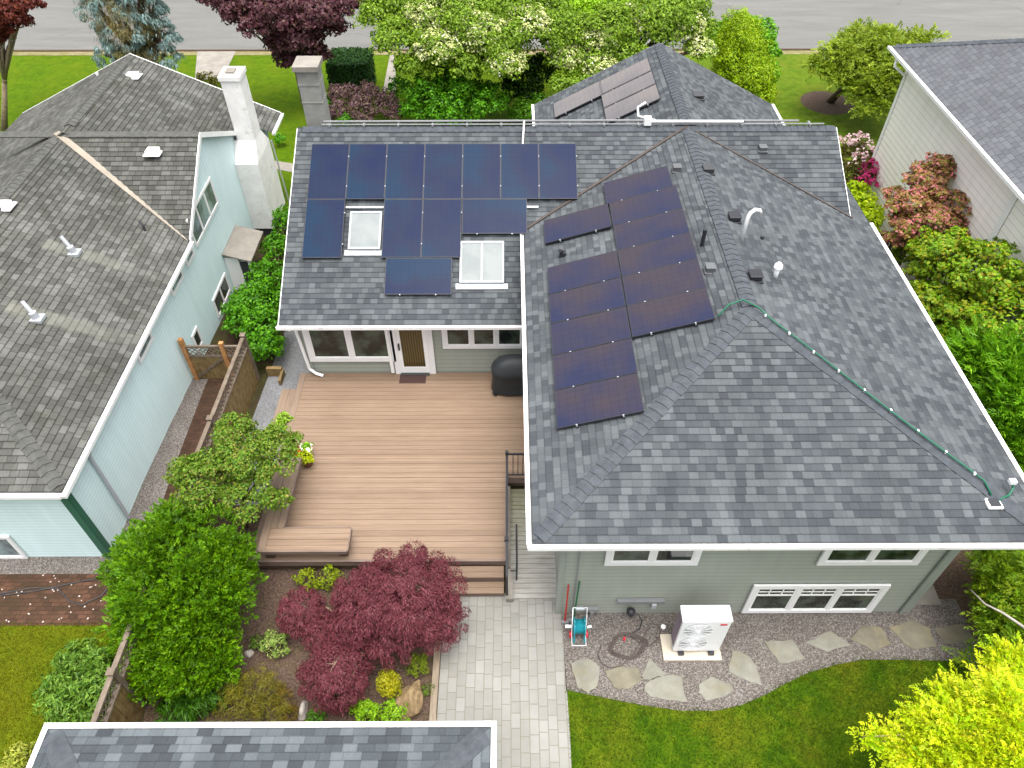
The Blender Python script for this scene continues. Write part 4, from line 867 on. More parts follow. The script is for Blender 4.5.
# handrails
def rail(name, label, cat, loc): return thing(name, label, cat, loc)
hr = rail('guard_rail', 'black metal guard rail with upright balusters at the deck corner by the roof edge', 'railing', (-.08, 10.96, DZ))
m = MB(); m.box((-.11, 10.93, DZ), (-.05, 10.99, 1.50)); m.box((-.12, 10.92, 1.50), (-.04, 11.0, 1.53)); m.build('post', M['black_metal'], hr)
m = MB(); m.box((-.05, 10.94, 1.42), (1.0, 10.98, 1.46)); m.build('top_rail', M['black_metal'], hr)
m = MB(); m.box((-.05, 10.945, DZ + .08), (1.0, 10.975, DZ + .11)); m.build('bottom_rail', M['black_metal'], hr)
for k in range(8): m = MB(); x = .06 + k * .12; m.box((x, 10.952, DZ + .11), (x + .018, 10.968, 1.42)); m.build('baluster', M['black_metal'], hr)
hr = rail('handrail', 'long dark grey handrail running along the right deck edge and down beside the steps', 'railing', (-.08, 9.5, 0))
m = MB(); m.box((-.105, 8.55, 1.38), (-.055, 10.93, 1.43)); m.obox((-.105, 8.55, 1.38), (.05, 0, 0), (0, -.62, -.42), (0, 0, .05)); m.build('top_rail', M['black_metal'], hr)
m = MB(); m.box((-.095, 8.7, DZ + .08), (-.065, 10.93, DZ + .11)); m.build('bottom_rail', M['black_metal'], hr)
for y, z0, z1 in ((8.62, .1, 1.45), (7.97, .16, 1.03)): m = MB(); m.box((-.105, y - .025, z0), (-.055, y + .025, z1)); m.build('post', M['black_metal'], hr)
m = MB(); m.box((-.13, 8.57, 1.38), (-.04, 8.67, 1.47)); m.build('bracket', M['black_metal'], hr)
hr = rail('handrail', 'short black handrail standing on the boarded walkway beside the deck steps', 'railing', (.12, 8.5, 0))
m = MB(); m.tube([(.14, 9.3, .95), (.14, 8.35, .85), (.14, 8.30, .78), (.14, 8.3, .55)], .022, 8); m.build('top_rail', M['black_metal'], hr)
for y in (9.2, 8.4): m = MB(); m.tube([(.14, y, -.15), (.14, y, .88)], .02, 8); m.build('post', M['black_metal'], hr)
m = MB(); m.tube([(.14, 8.4, .45), (.0, 8.4, .45)], .018, 6); m.build('bracket', M['black_metal'], hr)

# ------------------------------------------------------------------ things on and round the deck
gl = thing('covered_grill', 'barbecue grill under a charcoal cover against the house wall on the deck', 'grill', (.24, 14.0, DZ))
import bmesh
def cover_mesh():
    bm = bmesh.new(); rings = [(.0, 1.02, 1.0), (.1, 1.0, .98), (.45, .96, .95), (.6, 1.0, 1.02), (.7, 1.02, 1.06), (.78, .98, 1.0), (.9, .88, .86), (1.0, .74, .68), (1.07, .54, .46), (1.11, .3, .22)]; n = 28; hw, hd = .74, .36; prev = None
    for z, sx, sy in rings:
        vs = []
        for k in range(n):
            a = 2 * math.pi * k / n; cx, cy = math.cos(a), math.sin(a); e_ = .62
            x = math.copysign(abs(cx) ** e_, cx) * hw * sx; y = math.copysign(abs(cy) ** e_, cy) * hd * sy
            w = .018 * math.sin(k * 2.3 + z * 3) * (1.2 - z * .6); vs.append(bm.verts.new((x * (1 + w), y * (1 + w * 2), .09 + z)))
        if prev:
            for k in range(n): bm.faces.new((prev[k], prev[(k + 1) % n], vs[(k + 1) % n], vs[k]))
        prev = vs
    bm.faces.new(prev); me = bpy.data.meshes.new('cover'); bm.to_mesh(me); bm.free(); me.polygons.foreach_set('use_smooth', [True] * len(me.polygons)); return me
me = cover_mesh(); me.materials.append(M['cover']); o = bpy.data.objects.new('cover', me); col.objects.link(o); o.parent = gl; o.modifiers.new('s', 'SUBSURF').levels = 1; o.modifiers['s'].render_levels = 2
for x in (-.62, .62):
    for y in (-.28, .28): m = MB(); m.tube([(.24 + x, 14.0 + y, DZ), (.16 + x, 14.0 + y, DZ + .14)], .04, 8); m.build('foot', M['black_metal'], gl)
m = MB(); m.obox((.20, 13.70, 1.40), (.14, 0, 0), (0, .10, .10), (0, -.004, .008)); m.build('tag', M['white'], gl)
m = MB(); p0 = at(401, 372, DZ); 
for k in range(14): m.box((-3.1, 14.2 + k * .026, DZ + .002), (-2.36, 14.2 + k * .026 + .019, DZ + .014))
mo = m.build('door_mat', lap_wood('striped_mat', rgb(58, 42, 40), rgb(84, 62, 58), 4, 50), None, origin=(-2.7, 14.4, DZ)); tag(mo, 'dark brown striped door mat in front of the glass door', 'door mat')
def potted(label, x, y, r, h, potmat, cols, n, fl=None):
    o = thing('potted_plant', label, 'plant', (x, y, DZ), 'flower pots beside the bench')
    m = MB(); m.lathe((x, y, DZ), [(.001, 0), (r * .7, 0), (r, h), (r * 1.06, h), (r * 1.06, h + .02), (r * .9, h + .02), (r * .85, h - .03), (.001, h - .03)], 16); m.build('pot', M[potmat], o, smooth=False)
    P, Nn = cloud([((x, y, DZ + h + r * .5), (r * 1.25, r * 1.25, r * .9))], n, 9, .4); leaves('foliage', P, Nn, .07, .045, cols, o)
    if fl: P, Nn = cloud([((x, y, DZ + h + r * .7), (r * 1.25, r * 1.25, r * .9))], 60, 9, .4, 0); leaves('flower', P, Nn, .07, .06, fl, o, 'petal')
M['pot_or'] = paint('terracotta', rgb(190, 92, 42), .7, .1); M['pot_dk'] = paint('dark_glazed_pot', rgb(96, 58, 44), .4, .1); M['pot_yl'] = paint('cream_pot', rgb(226, 214, 190), .5, .1)
P = at(298, 452, .75); potted('orange pot with small plant, leftmost of the pots by the bench end', P.x, P.y, .15, .26, 'pot_or', g((150, 110, 30), (190, 110, 50)), 160)
P = at(307, 450, .75); potted('pale pot with fresh green tuft on the deck behind the yellow pot', P.x, P.y, .13, .24, 'pot_yl', g((110, 170, 30), (150, 200, 50)), 260, g((240, 236, 220)))
P = at(307, 458, .72); potted('dark brown pot overflowing with yellow green foliage at the deck edge', P.x, P.y - .05, .16, .22, 'pot_dk', g((200, 206, 20), (170, 190, 20)), 320)

# ------------------------------------------------------------------ solar panels
PW = 1.75; PH = 1.046
def make_panel(glassm):
    r = thing('solar_panel', 'x', 'solar panel', (0, 0, 0))
    f = MB(); t = .012; z0, z1 = .075, .115; a, b = PW / 2, (1.028 if glassm == 'pv_brown' else PH) / 2
    f.box((-a, -b, z0), (a, -b + t, z1)); f.box((-a, b - t, z0), (a, b, z1)); f.box((-a, -b + t, z0), (-a + t, b - t, z1)); f.box((a - t, -b + t, z0), (a, b - t, z1)); f.build('frame', M['pv_frame'], r)
    f = MB(); f.box((-a + t, -b + t, z1 - .012), (a - t, b - t, z1 - .003)); f.build('glass', M[glassm], r)
    for x in (-.47, .47):
        f = MB(); f.box((x - .015, -b - .018, .05), (x + .015, -b + .006, .119)); f.build('clamp', M['galv'], r)
    for x in (-.47, .47):
        f = MB(); f.box((x - .02, -b - .02, .02), (x + .02, b - .03, .06)); f.build('mounting_rail', M['black_metal'], r)
    return r
protos = {}
def place_panel(glassm, label, group, o, X, Nn, flip=1):
    X = Vector(X).normalized(); Nn = Vector(Nn).normalized(); Y = Nn.cross(X)
    if glassm not in protos: p = protos[glassm] = make_panel(glassm)
    else: p = copy_tree(protos[glassm])
    p.matrix_world = Matrix(((X.x, Y.x, Nn.x, o[0]), (X.y, Y.y, Nn.y, o[1]), (X.z, Y.z, Nn.z, o[2]), (0, 0, 0, 1)))
    tag(p, label, 'solar panel', group)
ordn = ['first', 'second', 'third', 'fourth', 'fifth', 'sixth', 'seventh']
A0, G1 = -5.515, 'blue solar panels on the rear slope'
for i in range(7): place_panel('pv_blue', f'blue black upright solar panel, {ordn[i]} from the left in the top row below the ridge', G1, on_lw(A0 + (i + .5) * 1.0545, .624 + .87), U_L, N_L)
s2 = .624 + 1.757 + .875
for i, lb in ((0, 'blue upright solar panel alone at the left, beside the single skylight'), (2, 'blue upright solar panel just right of the single skylight'), (3, 'blue upright solar panel between the single skylight and the wide lying panel')):
    place_panel('pv_blue', lb, G1, on_lw(A0 + (i + .5) * 1.0545, s2), U_L, N_L)
place_panel('pv_blue', 'blue solar panel lying crosswise above the double skylight', G1, on_lw(A0 + 4 * 1.0545 + PW / 2 + .02, .624 + 1.757 + PH / 2), (1, 0, 0), N_L)
place_panel('pv_blue', 'lowest blue solar panel, lying crosswise left of the double skylight', G1, on_lw(-2.40, s2 + .875 + .02 + PH / 2), (1, 0, 0), N_L)
m = MB()
for x0, x1 in ((A0 + 1.075, A0 + 2.09), (A0 + 5.75, A0 + 6.3)): m.obox(on_lw(x0, 2.62, .05), (x1 - x0, 0, 0), U_L * .04, N_L * .04)
tag(m.build('mounting_rail', M['white_plastic'], None, origin=tuple(on_lw(-3, 2.6))), 'bare white mounting rail ends showing beside the upper skylight panels', 'rail')
U_R = Vector((math.cos(aR), 0, math.sin(aR))); N_R = Vector((-math.sin(aR), 0, math.cos(aR)))
def on_rw(x, y): return Vector((x, y, ZE + (x - XL) * math.tan(aR)))
G2 = 'violet solar panels on the right wing'
for i in range(5): place_panel('pv_brown', f'violet brown solar panel, {ordn[i]} from the bottom in the shorter left column', G2, on_rw(1.80, 9.46 + (i + .5) * 1.046), U_R, N_R)
for i in range(6): place_panel('pv_brown', f'violet brown solar panel, {ordn[i]} from the bottom in the taller right column', G2, on_rw(3.49 - (.07 if i == 5 else 0), 11.57 + (i + .5) * 1.035), U_R, N_R)
place_panel('pv_brown', 'single brown solar panel above the lower left column near the valley', G2, on_rw(1.78, 16.24), U_R, N_R)
aF = math.atan2(FZ - FZE, FX - FXL); U_F = Vector((math.cos(aF), 0, math.sin(aF))); N_F = Vector((-math.sin(aF), 0, math.cos(aF)))
def fw_hit(px, py):
    r = ray(px, py); o = Vector((0, 0, H)); t = (Vector((FXL, 0, FZE)) + N_F * .11 - o).dot(N_F) / r.dot(N_F); return o + r * t - N_F * .11
G3 = 'pale solar panels on the front gable'
q = [fw_hit(599, 83), fw_hit(646.5, 57.6), fw_hit(659.7, 98.9), fw_hit(607.9, 120.9)]; cx = sum((v.x for v in q)) / 4; y0, y1 = (q[2].y + q[3].y) / 2, (q[0].y + q[1].y) / 2
for i in range(3): P = Vector((cx, y0 + (y1 - y0) * (i + .5) / 3, 0)); P.z = FZE + (P.x - FXL) * math.tan(aF); place_panel('pv_grey', ['nearest', 'middle', 'farthest'][i] + ' of three pale grey solar panels on the front gable slope', G3, P, U_F, N_F)
q = [fw_hit(554, 105), fw_hit(599, 82), fw_hit(602, 94), fw_hit(556, 115)]; P = sum(q, Vector()) / 4; P.z = FZE + (P.x - FXL) * math.tan(aF)
place_panel('pv_grey', 'single pale grey solar panel low on the front gable slope', G3, P, U_F, N_F)
# green hose clipped along the hip, with a small pale roof box
hp_l = []
hA, hB = Vector((XM, YA, ZR + .09)), Vector((XR, YF, ZE + .09))
pts = [(4.35, 11.6, 5.23), (4.6, 11.85, 5.33), (4.9, 11.9, 5.43), tuple(hA + Vector((.12, -.08, .0)))] + [tuple(hA.lerp(hB, t) + Vector((0, .03 * math.sin(t * 9), 0))) for t in np.linspace(.08, .78, 12)] + [(8.85, 7.82, 4.16)]
m = MB(); m.tube(pts, .019, 7); ho = m.build('hose', M['green_hose'], None, origin=pts[8], smooth=True); tag(ho, 'green hose clipped down the hip of the shingle roof', 'hose')
m = MB()
for t in np.linspace(.05, .75, 9): c = hA.lerp(hB, t); m.box((c.x - .016, c.y - .024, c.z - .03), (c.x + .016, c.y + .024, c.z + .024))
m.build('clip', M['white_plastic'], ho)
zz = ZE + (7.72 - YF) * (ZR - ZE) / (YA - YF); bxo = thing('roof_box', 'small pale framed box at the end of the green hose on the roof corner', 'box', (8.87, 7.7, zz))
m = MB(); m.box((8.73, 7.57, zz - .03), (9.01, 7.82, zz + .03)); m.build('base', M['white_plastic'], bxo, bevel=.02)
m = MB(); m.box((8.78, 7.61, zz + .03), (8.96, 7.77, zz + .055)); m.build('panel', M['pv_frame'], bxo)
m = MB(); m.tube([(8.98, 7.75, zz + .03), (9.2, 7.84, zz + .05), (9.3, 7.95, zz + .12), (9.28, 8.02, zz + .2)], .022, 6); m.build('tail', M['green_hose'], bxo)
m = MB(); m.box((9.22, 7.98, zz + .18), (9.34, 8.08, zz + .25)); m.build('cap', M['white_plastic'], bxo)

# ------------------------------------------------------------------ heat pump, hose reel, tools
hx0, hx1, hy0, hy1, hz0, hz1 = 3.44, 4.42, 6.66, 7.0, .14, 1.50
pm = MB(); pm.box((3.24, 6.50, .01), (4.48, 7.08, .06)); tag(pm.build('equipment_pad', M['pad'], None, origin=(3.8, 6.8, .01), bevel=.01), 'cream pad under the white heat pump on the gravel', 'pad')
hpo = thing('heat_pump', 'white outdoor heat pump unit with red badge on the gravel', 'heat pump', (3.93, 6.83, .06))
m = MB(); m.box((hx0, hy0, hz0), (hx1, hy1, hz1)); m.build('body', M['white_plastic'], hpo, bevel=.02)
m = MB(); m.box((hx0 - .012, hy0 - .012, hz1 - .005), (hx1 + .012, hy1 + .012, hz1 + .025)); m.build('lid', M['white_plastic'], hpo, bevel=.012)
for zc in (.52, 1.12):
    m = MB(); cx = hx0 + .36
    for k in range(9): r = .05 + .03 * k; m.tube([(cx + r * math.cos(a), hy0 - .02, zc + r * math.sin(a)) for a in np.linspace(0, 2 * math.pi, 25)], .0045, 4, cap=False)
    for a in np.linspace(0, 2 * math.pi, 13)[:-1]: m.tube([(cx + .03 * math.cos(a), hy0 - .022, zc + .03 * math.sin(a)), (cx + .3 * math.cos(a), hy0 - .022, zc + .3 * math.sin(a))], .004, 4)
    m.lathe((cx, hy0 - .02, zc), [(.001, -.002), (.03, -.002), (.03, .002), (.001, .002)], 10); gr_ = m.build('fan_grille', M['white_plastic'], hpo)
    m = MB()
    for k in range(24):
        a, b = 2 * math.pi * k / 24, 2 * math.pi * (k + 1) / 24; m.face([(cx, hy0 - .003, zc), (cx + .29 * math.cos(a), hy0 - .003, zc + .29 * math.sin(a)), (cx + .29 * math.cos(b), hy0 - .003, zc + .29 * math.sin(b))])
    m.build('fan_opening', M['galv'], gr_)
    m = MB()
    for k in range(3):
        a = k * 2.094 + zc; m.face([(cx + .05 * math.cos(a), hy0 - .006, zc + .05 * math.sin(a)), (cx + .26 * math.cos(a), hy0 - .006, zc + .26 * math.sin(a)), (cx + .26 * math.cos(a + .8), hy0 - .006, zc + .26 * math.sin(a + .8)), (cx + .07 * math.cos(a + 1.2), hy0 - .006, zc + .07 * math.sin(a + 1.2))])
    m.build('fan_blade', M['grey_metal'], gr_)
m = MB(); m.lathe((hx1 - .14, hy0 - .008, hz1 - .12), [(.001, -.006), (.001, 0)], 8); m = MB()
m.box((hx1 - .22, hy0 - .012, hz1 - .15), (hx1 - .08, hy0 - .004, hz1 - .09)); m.build('badge', M['red'], hpo, bevel=.02)
m = MB()
for k in range(24): z = hz0 + .1 + k * .05; m.box((hx0 - .006, hy0 + .05, z), (hx0 + .004, hy1 - .03, z + .028))
m.build('coil_fins', paint('violet_grey_fins', rgb(120, 108, 116), .5, .1), hpo)
for x in (hx0 + .12, hx1 - .22): m = MB(); m.box((x, hy0 - .07, .06), (x + .12, hy1 + .04, .14)); m.build('foot', M['black_metal'], hpo, bevel=.01)

hx, hy = 1.47, 7.12
hl = thing('hose_reel', 'teal hose reel cart on a white tube frame against the grey green wall', 'hose reel', (hx, hy, .012))
m = MB(); w = .15
m.tube([(hx - w, hy + .18, .85), (hx - w, hy - .06, .12), (hx - w, hy - .28, .03), (hx + w, hy - .28, .03), (hx + w, hy - .06, .12), (hx + w, hy + .18, .85), (hx - w, hy + .18, .85)], .010, 8); m.build('frame', M['white_plastic'], hl, smooth=True)
for s_ in (-1, 1):
    m = MB()
    m.tube([(hx + s_ * .11, hy - .24, .10), (hx + s_ * .11, hy - .02, .62)], .02, 6); m.tube([(hx + s_ * .11, hy + .2, .10), (hx + s_ * .11, hy - .02, .62)], .02, 6)
    m.tube([(hx + s_ * .105 + s_ * .02, hy, .36), (hx + s_ * .10, hy, .36)], .2, 18); m.build('side_frame', M['teal'], hl)
m = MB(); m.tube([(hx - .1, hy, .36), (hx + .1, hy, .36)], .13, 16); m.build('drum', M['teal'], hl)
m = MB()
for k in range(7): x = hx - .085 + k * .028; m.tube([(x, hy + .145 * math.cos(a), .36 + .145 * math.sin(a)) for a in np.linspace(0, 2 * math.pi, 17)], .013, 5, cap=False)
m.build('hose', M['teal'], hl)
m = MB(); m.tube([(hx - .17, hy, .36), (hx - .30, hy, .36)], .035, 8); m.build('crank', M['white_plastic'], hl)
m = MB(); m.tube([(hx + .17, hy - .02, .36), (hx + .26, hy, .36)], .03, 8); m.build('hub', M['white_plastic'], hl)
for s_ in (-1, 1): m = MB(); m.tube([(hx + s_ * .16, hy - .05, .08), (hx + s_ * .2, hy - .05, .08)], .075, 12); m.build('wheel', M['red'], hl)
m = MB(); m.box((hx - .1, hy + .14, .78), (hx + .1, hy + .2, .86)); m.build('tray', M['galv'], hl, bevel=.02)
def pole(label, x, y0, top_z, mat, lean, head):
    o = thing('garden_tool', label, 'tool', (x, y0, .012), 'long handled tools leaning on the wall')
    m = MB(); m.tube([(x, y0, .05), (x + lean, 7.55, top_z)], .018, 7); m.build('handle', M[mat], o)
    m = MB(); m.box((x - head, y0 - .04, .012), (x + head, y0 + .03, .10)); m.build('head', M['grey_metal'], o)
pole('red handled garden tool leaning at the wall corner behind the reel', 1.19, 7.36, 1.35, 'red_pole', .02, .08)
pole('green handled garden tool leaning on the wall behind the reel', 1.38, 7.40, 1.5, 'green_pole', .05, .1)
# loose dark hose on the gravel
pts = []
for t in np.linspace(0, 2 * math.pi * 3.2, 90):
    k = t / (2 * math.pi * 3.2); pts.append((2.52 + (.42 - .12 * k) * math.cos(t) + .05 * math.sin(3 * t), 6.82 + (.30 - .08 * k) * math.sin(t), .03 + .02 * (math.sin(5 * t) + 1)))
c2 = [(2.95, 6.8, .05), (3.15, 6.95, .04), (3.27, 7.1, .05), (3.22, 7.3, .04), (3.05, 7.33, .05), (2.95, 7.15, .04), (2.80, 6.9, .05), (2.6, 6.62, .04), (2.35, 6.4, .04), (2.1, 6.35, .03), (1.92, 6.45, .03), (1.86, 6.65, .03), (1.95, 6.85, .03)]
pts2 = [(2.62, 7.44, .42), (2.78, 7.38, .36), (2.86, 7.3, .2), (2.82, 7.2, .05), (2.66, 7.12, .04), (2.5, 7.08, .04), (2.47, 7.0, .04)]
m = MB(); m.tube(pts + c2, .011, 6); lo = m.build('hose', M['rubber'], None, origin=(2.5, 6.8, .012), smooth=True); tag(lo, 'loose dark hose coiled over the gravel under the wall tap', 'hose')
m = MB(); m.tube(pts2, .014, 6); m.build('feed_hose', M['black_metal'], lo, smooth=True)
m = MB(); m.tube([(2.47, 7.02, .04), (2.45, 6.94, .04)], .022, 8); m.build('nozzle', M['red'], lo)
pts = [(-14, 8.05, .03), (-11.6, 8.1, .03), (-10.9, 8.25, .03), (-10.3, 8.22, .03), (-9.9, 7.9, .03), (-9.6, 7.82, .03), (-9.25, 8.05, .03), (-9.1, 8.4, .03), (-9.3, 8.52, .03), (-9.9, 8.4, .03), (-10.8, 8.16, .04), (-12, 8.0, .03), (-14, 7.95, .03)]
m = MB(); m.tube(pts, .014, 6); tag(m.build('hose', M['dark_grey'], None, origin=(-10, 8.1, .014), smooth=True), 'dark hose lying in a loop on the brick path below the aqua house', 'hose')
# stepping stones
stones = [('upright pale grey flagstone nearest the hose reel', [(1.30, 6.45), (1.62, 6.52), (1.86, 6.38), (1.76, 6.0), (1.60, 5.86), (1.42, 5.98)]),
 ('brownish half sunk flagstone beside the grey one, under the hose', [(2.02, 6.28), (2.35, 6.36), (2.66, 6.32), (2.72, 6.12), (2.42, 5.92), (2.16, 5.96)]),
 ('small triangular flagstone left of the heat pump pad', [(2.72, 6.16), (2.96, 6.50), (3.22, 6.22), (2.95, 6.12)]),
 ('large pale pointed flagstone in front of the small triangular one', [(2.80, 5.92), (2.95, 6.10), (3.38, 6.20), (3.52, 6.14), (3.54, 5.66), (3.2, 5.70), (2.9, 5.78)]),
 ('mossy tan flagstone in front of the heat pump', [(3.95, 6.0), (4.22, 6.13), (4.5, 6.0), (4.55, 5.86), (4.3, 5.74), (4.02, 5.7), (3.92, 5.84)]),
 ('tall kite shaped flagstone right of the heat pump', [(4.62, 6.28), (4.78, 6.70), (5.10, 6.55), (5.18, 6.02), (4.98, 6.06)]),
 ('pale four sided flagstone below the left end of the basement window', [(5.52, 6.90), (6.08, 6.93), (6.22, 6.55), (5.72, 6.44)]),
 ('wedge shaped flagstone below the right end of the basement window', [(6.42, 6.88), (6.95, 7.13), (7.28, 6.84), (6.78, 6.70)]),
 ('grey brown flagstone second from the right end of the path', [(7.42, 6.98), (7.72, 7.26), (8.08, 7.22), (8.16, 6.86), (7.78, 6.72)]),
 ('large worn square flagstone near the right wall corner', [(8.36, 7.22), (8.86, 7.36), (9.12, 7.2), (9.10, 6.82), (8.62, 6.76)]),
 ('brown flagstone farthest right, below the concrete pad', [(9.32, 7.18), (9.9, 7.28), (10.05, 6.92), (9.4, 6.86)])]
for lb, pl_ in stones:
    c = Vector((sum(p[0] for p in pl_) / len(pl_), sum(p[1] for p in pl_) / len(pl_), .0)); mb = MB(); out = []
    pl_ = [(c.x + (p_[0] - c.x) * 1.14, c.y + (p_[1] - c.y) * 1.12) for p_ in pl_]
    for i in range(len(pl_)):
        a, b = Vector((*pl_[i], 0)), Vector((*pl_[(i + 1) % len(pl_)], 0))
        for t in (0, .33, .66): q_ = a.lerp(b, t); out.append((q_.x + random.uniform(-.022, .022), q_.y + random.uniform(-.022, .022)))
    mb.prism(out, .0, .03); tag(mb.build('stepping_stone', M['flag_dark' if ('brown' in lb or 'worn' in lb) else 'flag'], None, origin=tuple(c), bevel=.008, merge=True), lb, 'stepping stone', 'flagstones in the gravel')
mb = MB(); mb.box((8.95, 7.75, -.02), (9.65, 8.75, .05)); tag(mb.build('concrete_pad', M['concrete'], None, origin=(9.3, 8.2, 0), bevel=.01), 'pale concrete pad on the ground beside the right wall corner', 'pad')
mb = MB(); mb.box((-1.64, 4.0, -.05), (-1.50, 6.95, .1)); tag(mb.build('timber_edging', M['edge_wood'], None, origin=(-1.57, 5, 0), bevel=.01), 'weathered timber edging between the planting bed and the paved path', 'edging')
mb = MB(); mb.lathe((3.34, 7.25, .012), [(.001, .0), (.05, .0), (.055, .05), (.001, .07)], 10); tag(mb.build('cleanout_cap', M['white_plastic'], None, origin=(3.34, 7.25, .012)), 'small white round cap in the gravel left of the heat pump', 'cap')

# rocks
def rock(label, px, py, r, mat, sz=(1, 1, .6), z=.0):
    P = at(px, py, z + r * sz[2] * .4); bm = bmesh.new(); bmesh.ops.create_icosphere(bm, subdivisions=3, radius=r)
    for v in bm.verts:
        k = 1 + .16 * math.sin(v.co.x / r * 3.1 + px) * math.cos(v.co.y / r * 2.7 + py) + .1 * math.sin(v.co.z / r * 5 + px * 2)
        k += (.14 * math.sin(v.co.x / r * 7 + v.co.z / r * 4) if mat == 'rock' else 0); v.co = Vector((v.co.x * sz[0] * k, v.co.y * sz[1] * k, max(v.co.z, -.3 * r) * sz[2] * k))
    me = bpy.data.meshes.new('rock'); bm.to_mesh(me); bm.free(); me.materials.append(M[mat]); me.polygons.foreach_set('use_smooth', [mat != 'rock'] * len(me.polygons))
    o = bpy.data.objects.new('rock', me); col.objects.link(o); o.location = (P.x, P.y, z + r * sz[2] * .25); tag(o, label, 'rock'); return o
o = rock('big brown layered boulder between the yellow shrub and the paved path', 409, 702, .40, 'rock', (.62, .95, .75)); o.rotation_euler.z = -.25
rock('long upright pale stone at the foot of the red maple by the garage eave', 303, 710, .17, 'stone_white', (.55, 1.25, .8))
rock('round pale stone beside the variegated shrub', 249, 653, .09, 'stone_white', (1, .9, .8))
rock('flat grey stone at the edge of the bright green laurel', 221, 686, .15, 'stone_white', (1.2, .8, .6))

# ------------------------------------------------------------------ fences
def lattice(mb, o, X, Z, w, h, step=.11, bw=.022, th=.014):
    """diagonal lattice panel in the plane of unit vectors X, Z"""
    o, X, Z = Vector(o), Vector(X), Vector(Z); Nn = X.cross(Z)
    for sgn, off in ((1, 0), (-1, th)):
        k = -h
        while k < w + h:
            a, b = (k, 0), (k + h, h)
            if sgn < 0: a, b = (k + h, 0), (k, h)
            pts = []
            (ax0, az0), (bx0, bz0) = a, b
            t0, t1 = 0, 1; dx = bx0 - ax0
            for lim, s2_ in ((0, 1), (w, -1)):
                fa, fb = s2_ * (ax0 - lim), s2_ * (bx0 - lim)
                if fa < 0 and fb < 0: t1 = -1
                elif fa < 0: t0 = max(t0, fa / (fa - fb))
                elif fb < 0: t1 = min(t1, fa / (fa - fb))
            if t1 - t0 > .05:
                p = o + X * (ax0 + dx * t0) + Z * (az0 + (bz0 - az0) * t0) + Nn * off; q_ = o + X * (ax0 + dx * t1) + Z * (az0 + (bz0 - az0) * t1) + Nn * off
                d = q_ - p; s3 = Nn.cross(d.normalized()) * bw; mb.obox(p - s3 / 2, d, s3, Nn * th)
            k += step * 1.414
def side_fence(label, segs, x=-7.45):
    f = thing('fence', label, 'fence', (x, segs[0][0], gz(segs[0][0])))
    for (y0, y1, zt0, zt1) in segs:
        g0, g1 = gz(y0), gz(y1); L = Vector((0, y1 - y0, zt1 - zt0)); lh = .34
        m = MB(); m.obox((x - .05, y0, zt0), L, (.1, 0, 0), (0, 0, .05)); m.build('top_rail', M['fence_rail'], f)
        m = MB(); lattice(m, (x, y0, zt0 - lh), L.normalized(), (0, 0, 1), L.length, lh); m.build('lattice', M['fence_rail'], f)
        m = MB(); n = max(1, int(abs(y1 - y0) / .14))
        for k in range(n):
            ya, yb = y0 + (y1 - y0) * k / n, y0 + (y1 - y0) * (k + .95) / n; zz = zt0 + (zt1 - zt0) * k / n - lh - .05; xo = random.uniform(-.006, .006)
            a, b = sorted((ya, yb)); m.box((x - .012 + xo, a, min(g0, g1) - .05), (x + .012 + xo, b, zz))
        m.build('boards', M['fence'], f)
        m = MB(); m.obox((x - .04, y0, zt0 - lh - .05), L, (.08, 0, 0), (0, 0, .045)); m.build('middle_rail', M['fence_rail'], f)
        m = MB(); m.box((x - .055, y0 - .055, g0 - .1), (x + .055, y0 + .055, zt0 + .09)); m.box((x - .075, y0 - .075, zt0 + .09), (x + .075, y0 + .075, zt0 + .12)); m.build('post', M['fence_rail'], f)
    return f
side_fence('weathered board fence with lattice top, from the side gate to the flowering tree', [(15.15, 12.0, 1.40, 1.50), (12.0, 9.3, 1.50, 1.62)])
side_fence('weathered board fence with lattice top beside the mossy lawn', [(7.3, 5.6, 1.62, 1.66), (5.6, 3.6, 1.66, 1.68)])
gt = thing('gate', 'brown wooden side gate with lattice top beside the aqua house', 'gate', (-8.5, 15.2, gz(15.2)))
gb = gz(15.2)
for x, mt, zt in ((-9.27, 'fence_new', 1.30), (-8.17, 'fence_new', 1.16)): m = MB(); m.box((x - .06, 15.14, gb - .05), (x + .06, 15.26, zt)); m.build('post', M[mt], gt)
m = MB(); m.box((-9.21, 15.17, .98), (-7.5, 15.23, 1.04)); m.box((-9.21, 15.17, .60), (-7.5, 15.23, .66)); m.build('rail', M['fence_rail'], gt)
m = MB(); lattice(m, (-9.2, 15.2, .66), (1, 0, 0), (0, 0, 1), 1.68, .33); m.build('lattice', M['fence_rail'], gt)
m = MB()
for k in range(8): m.box((-9.2 + k * .122, 15.185, gb + .04), (-9.2 + k * .122 + .115, 15.21, .6))
for k in range(5): m.box((-8.1 + k * .122, 15.185, gb + .04), (-8.1 + k * .122 + .115, 15.21, .6))
m.build('boards', M['fence'], gt)
m = MB(); m.obox((-9.18, 15.16, gb + .1), (.9, 0, .72), (0, .022, 0), (-.05, 0, .06)); m.build('brace', M['fence_rail'], gt)
mb = MB(); mb.box((-7.2, 15.3, gz(15) - .05), (-6.75, 15.42, gz(15) + .3)); mb.box((-6.78, 14.9, gz(15) - .05), (-6.7, 15.4, gz(15) + .22)); tag(mb.build('planter_edge', M['fence'], None, origin=(-7, 15.3, gz(15)), bevel=.005), 'low timber planter edge at the foot of the ivy hedge', 'edging')
mb = MB(); x = aty(885, 195, 20.5).x
fn = thing('fence', 'short grey slatted fence panel between the pink rhododendron and cream house', 'fence', (12.95, 20.6, -.6))
m = MB()
for k in range(9): m.box((12.3 + k * .15, 20.58, -.62), (12.3 + k * .15 + .11, 20.61, 1.0))
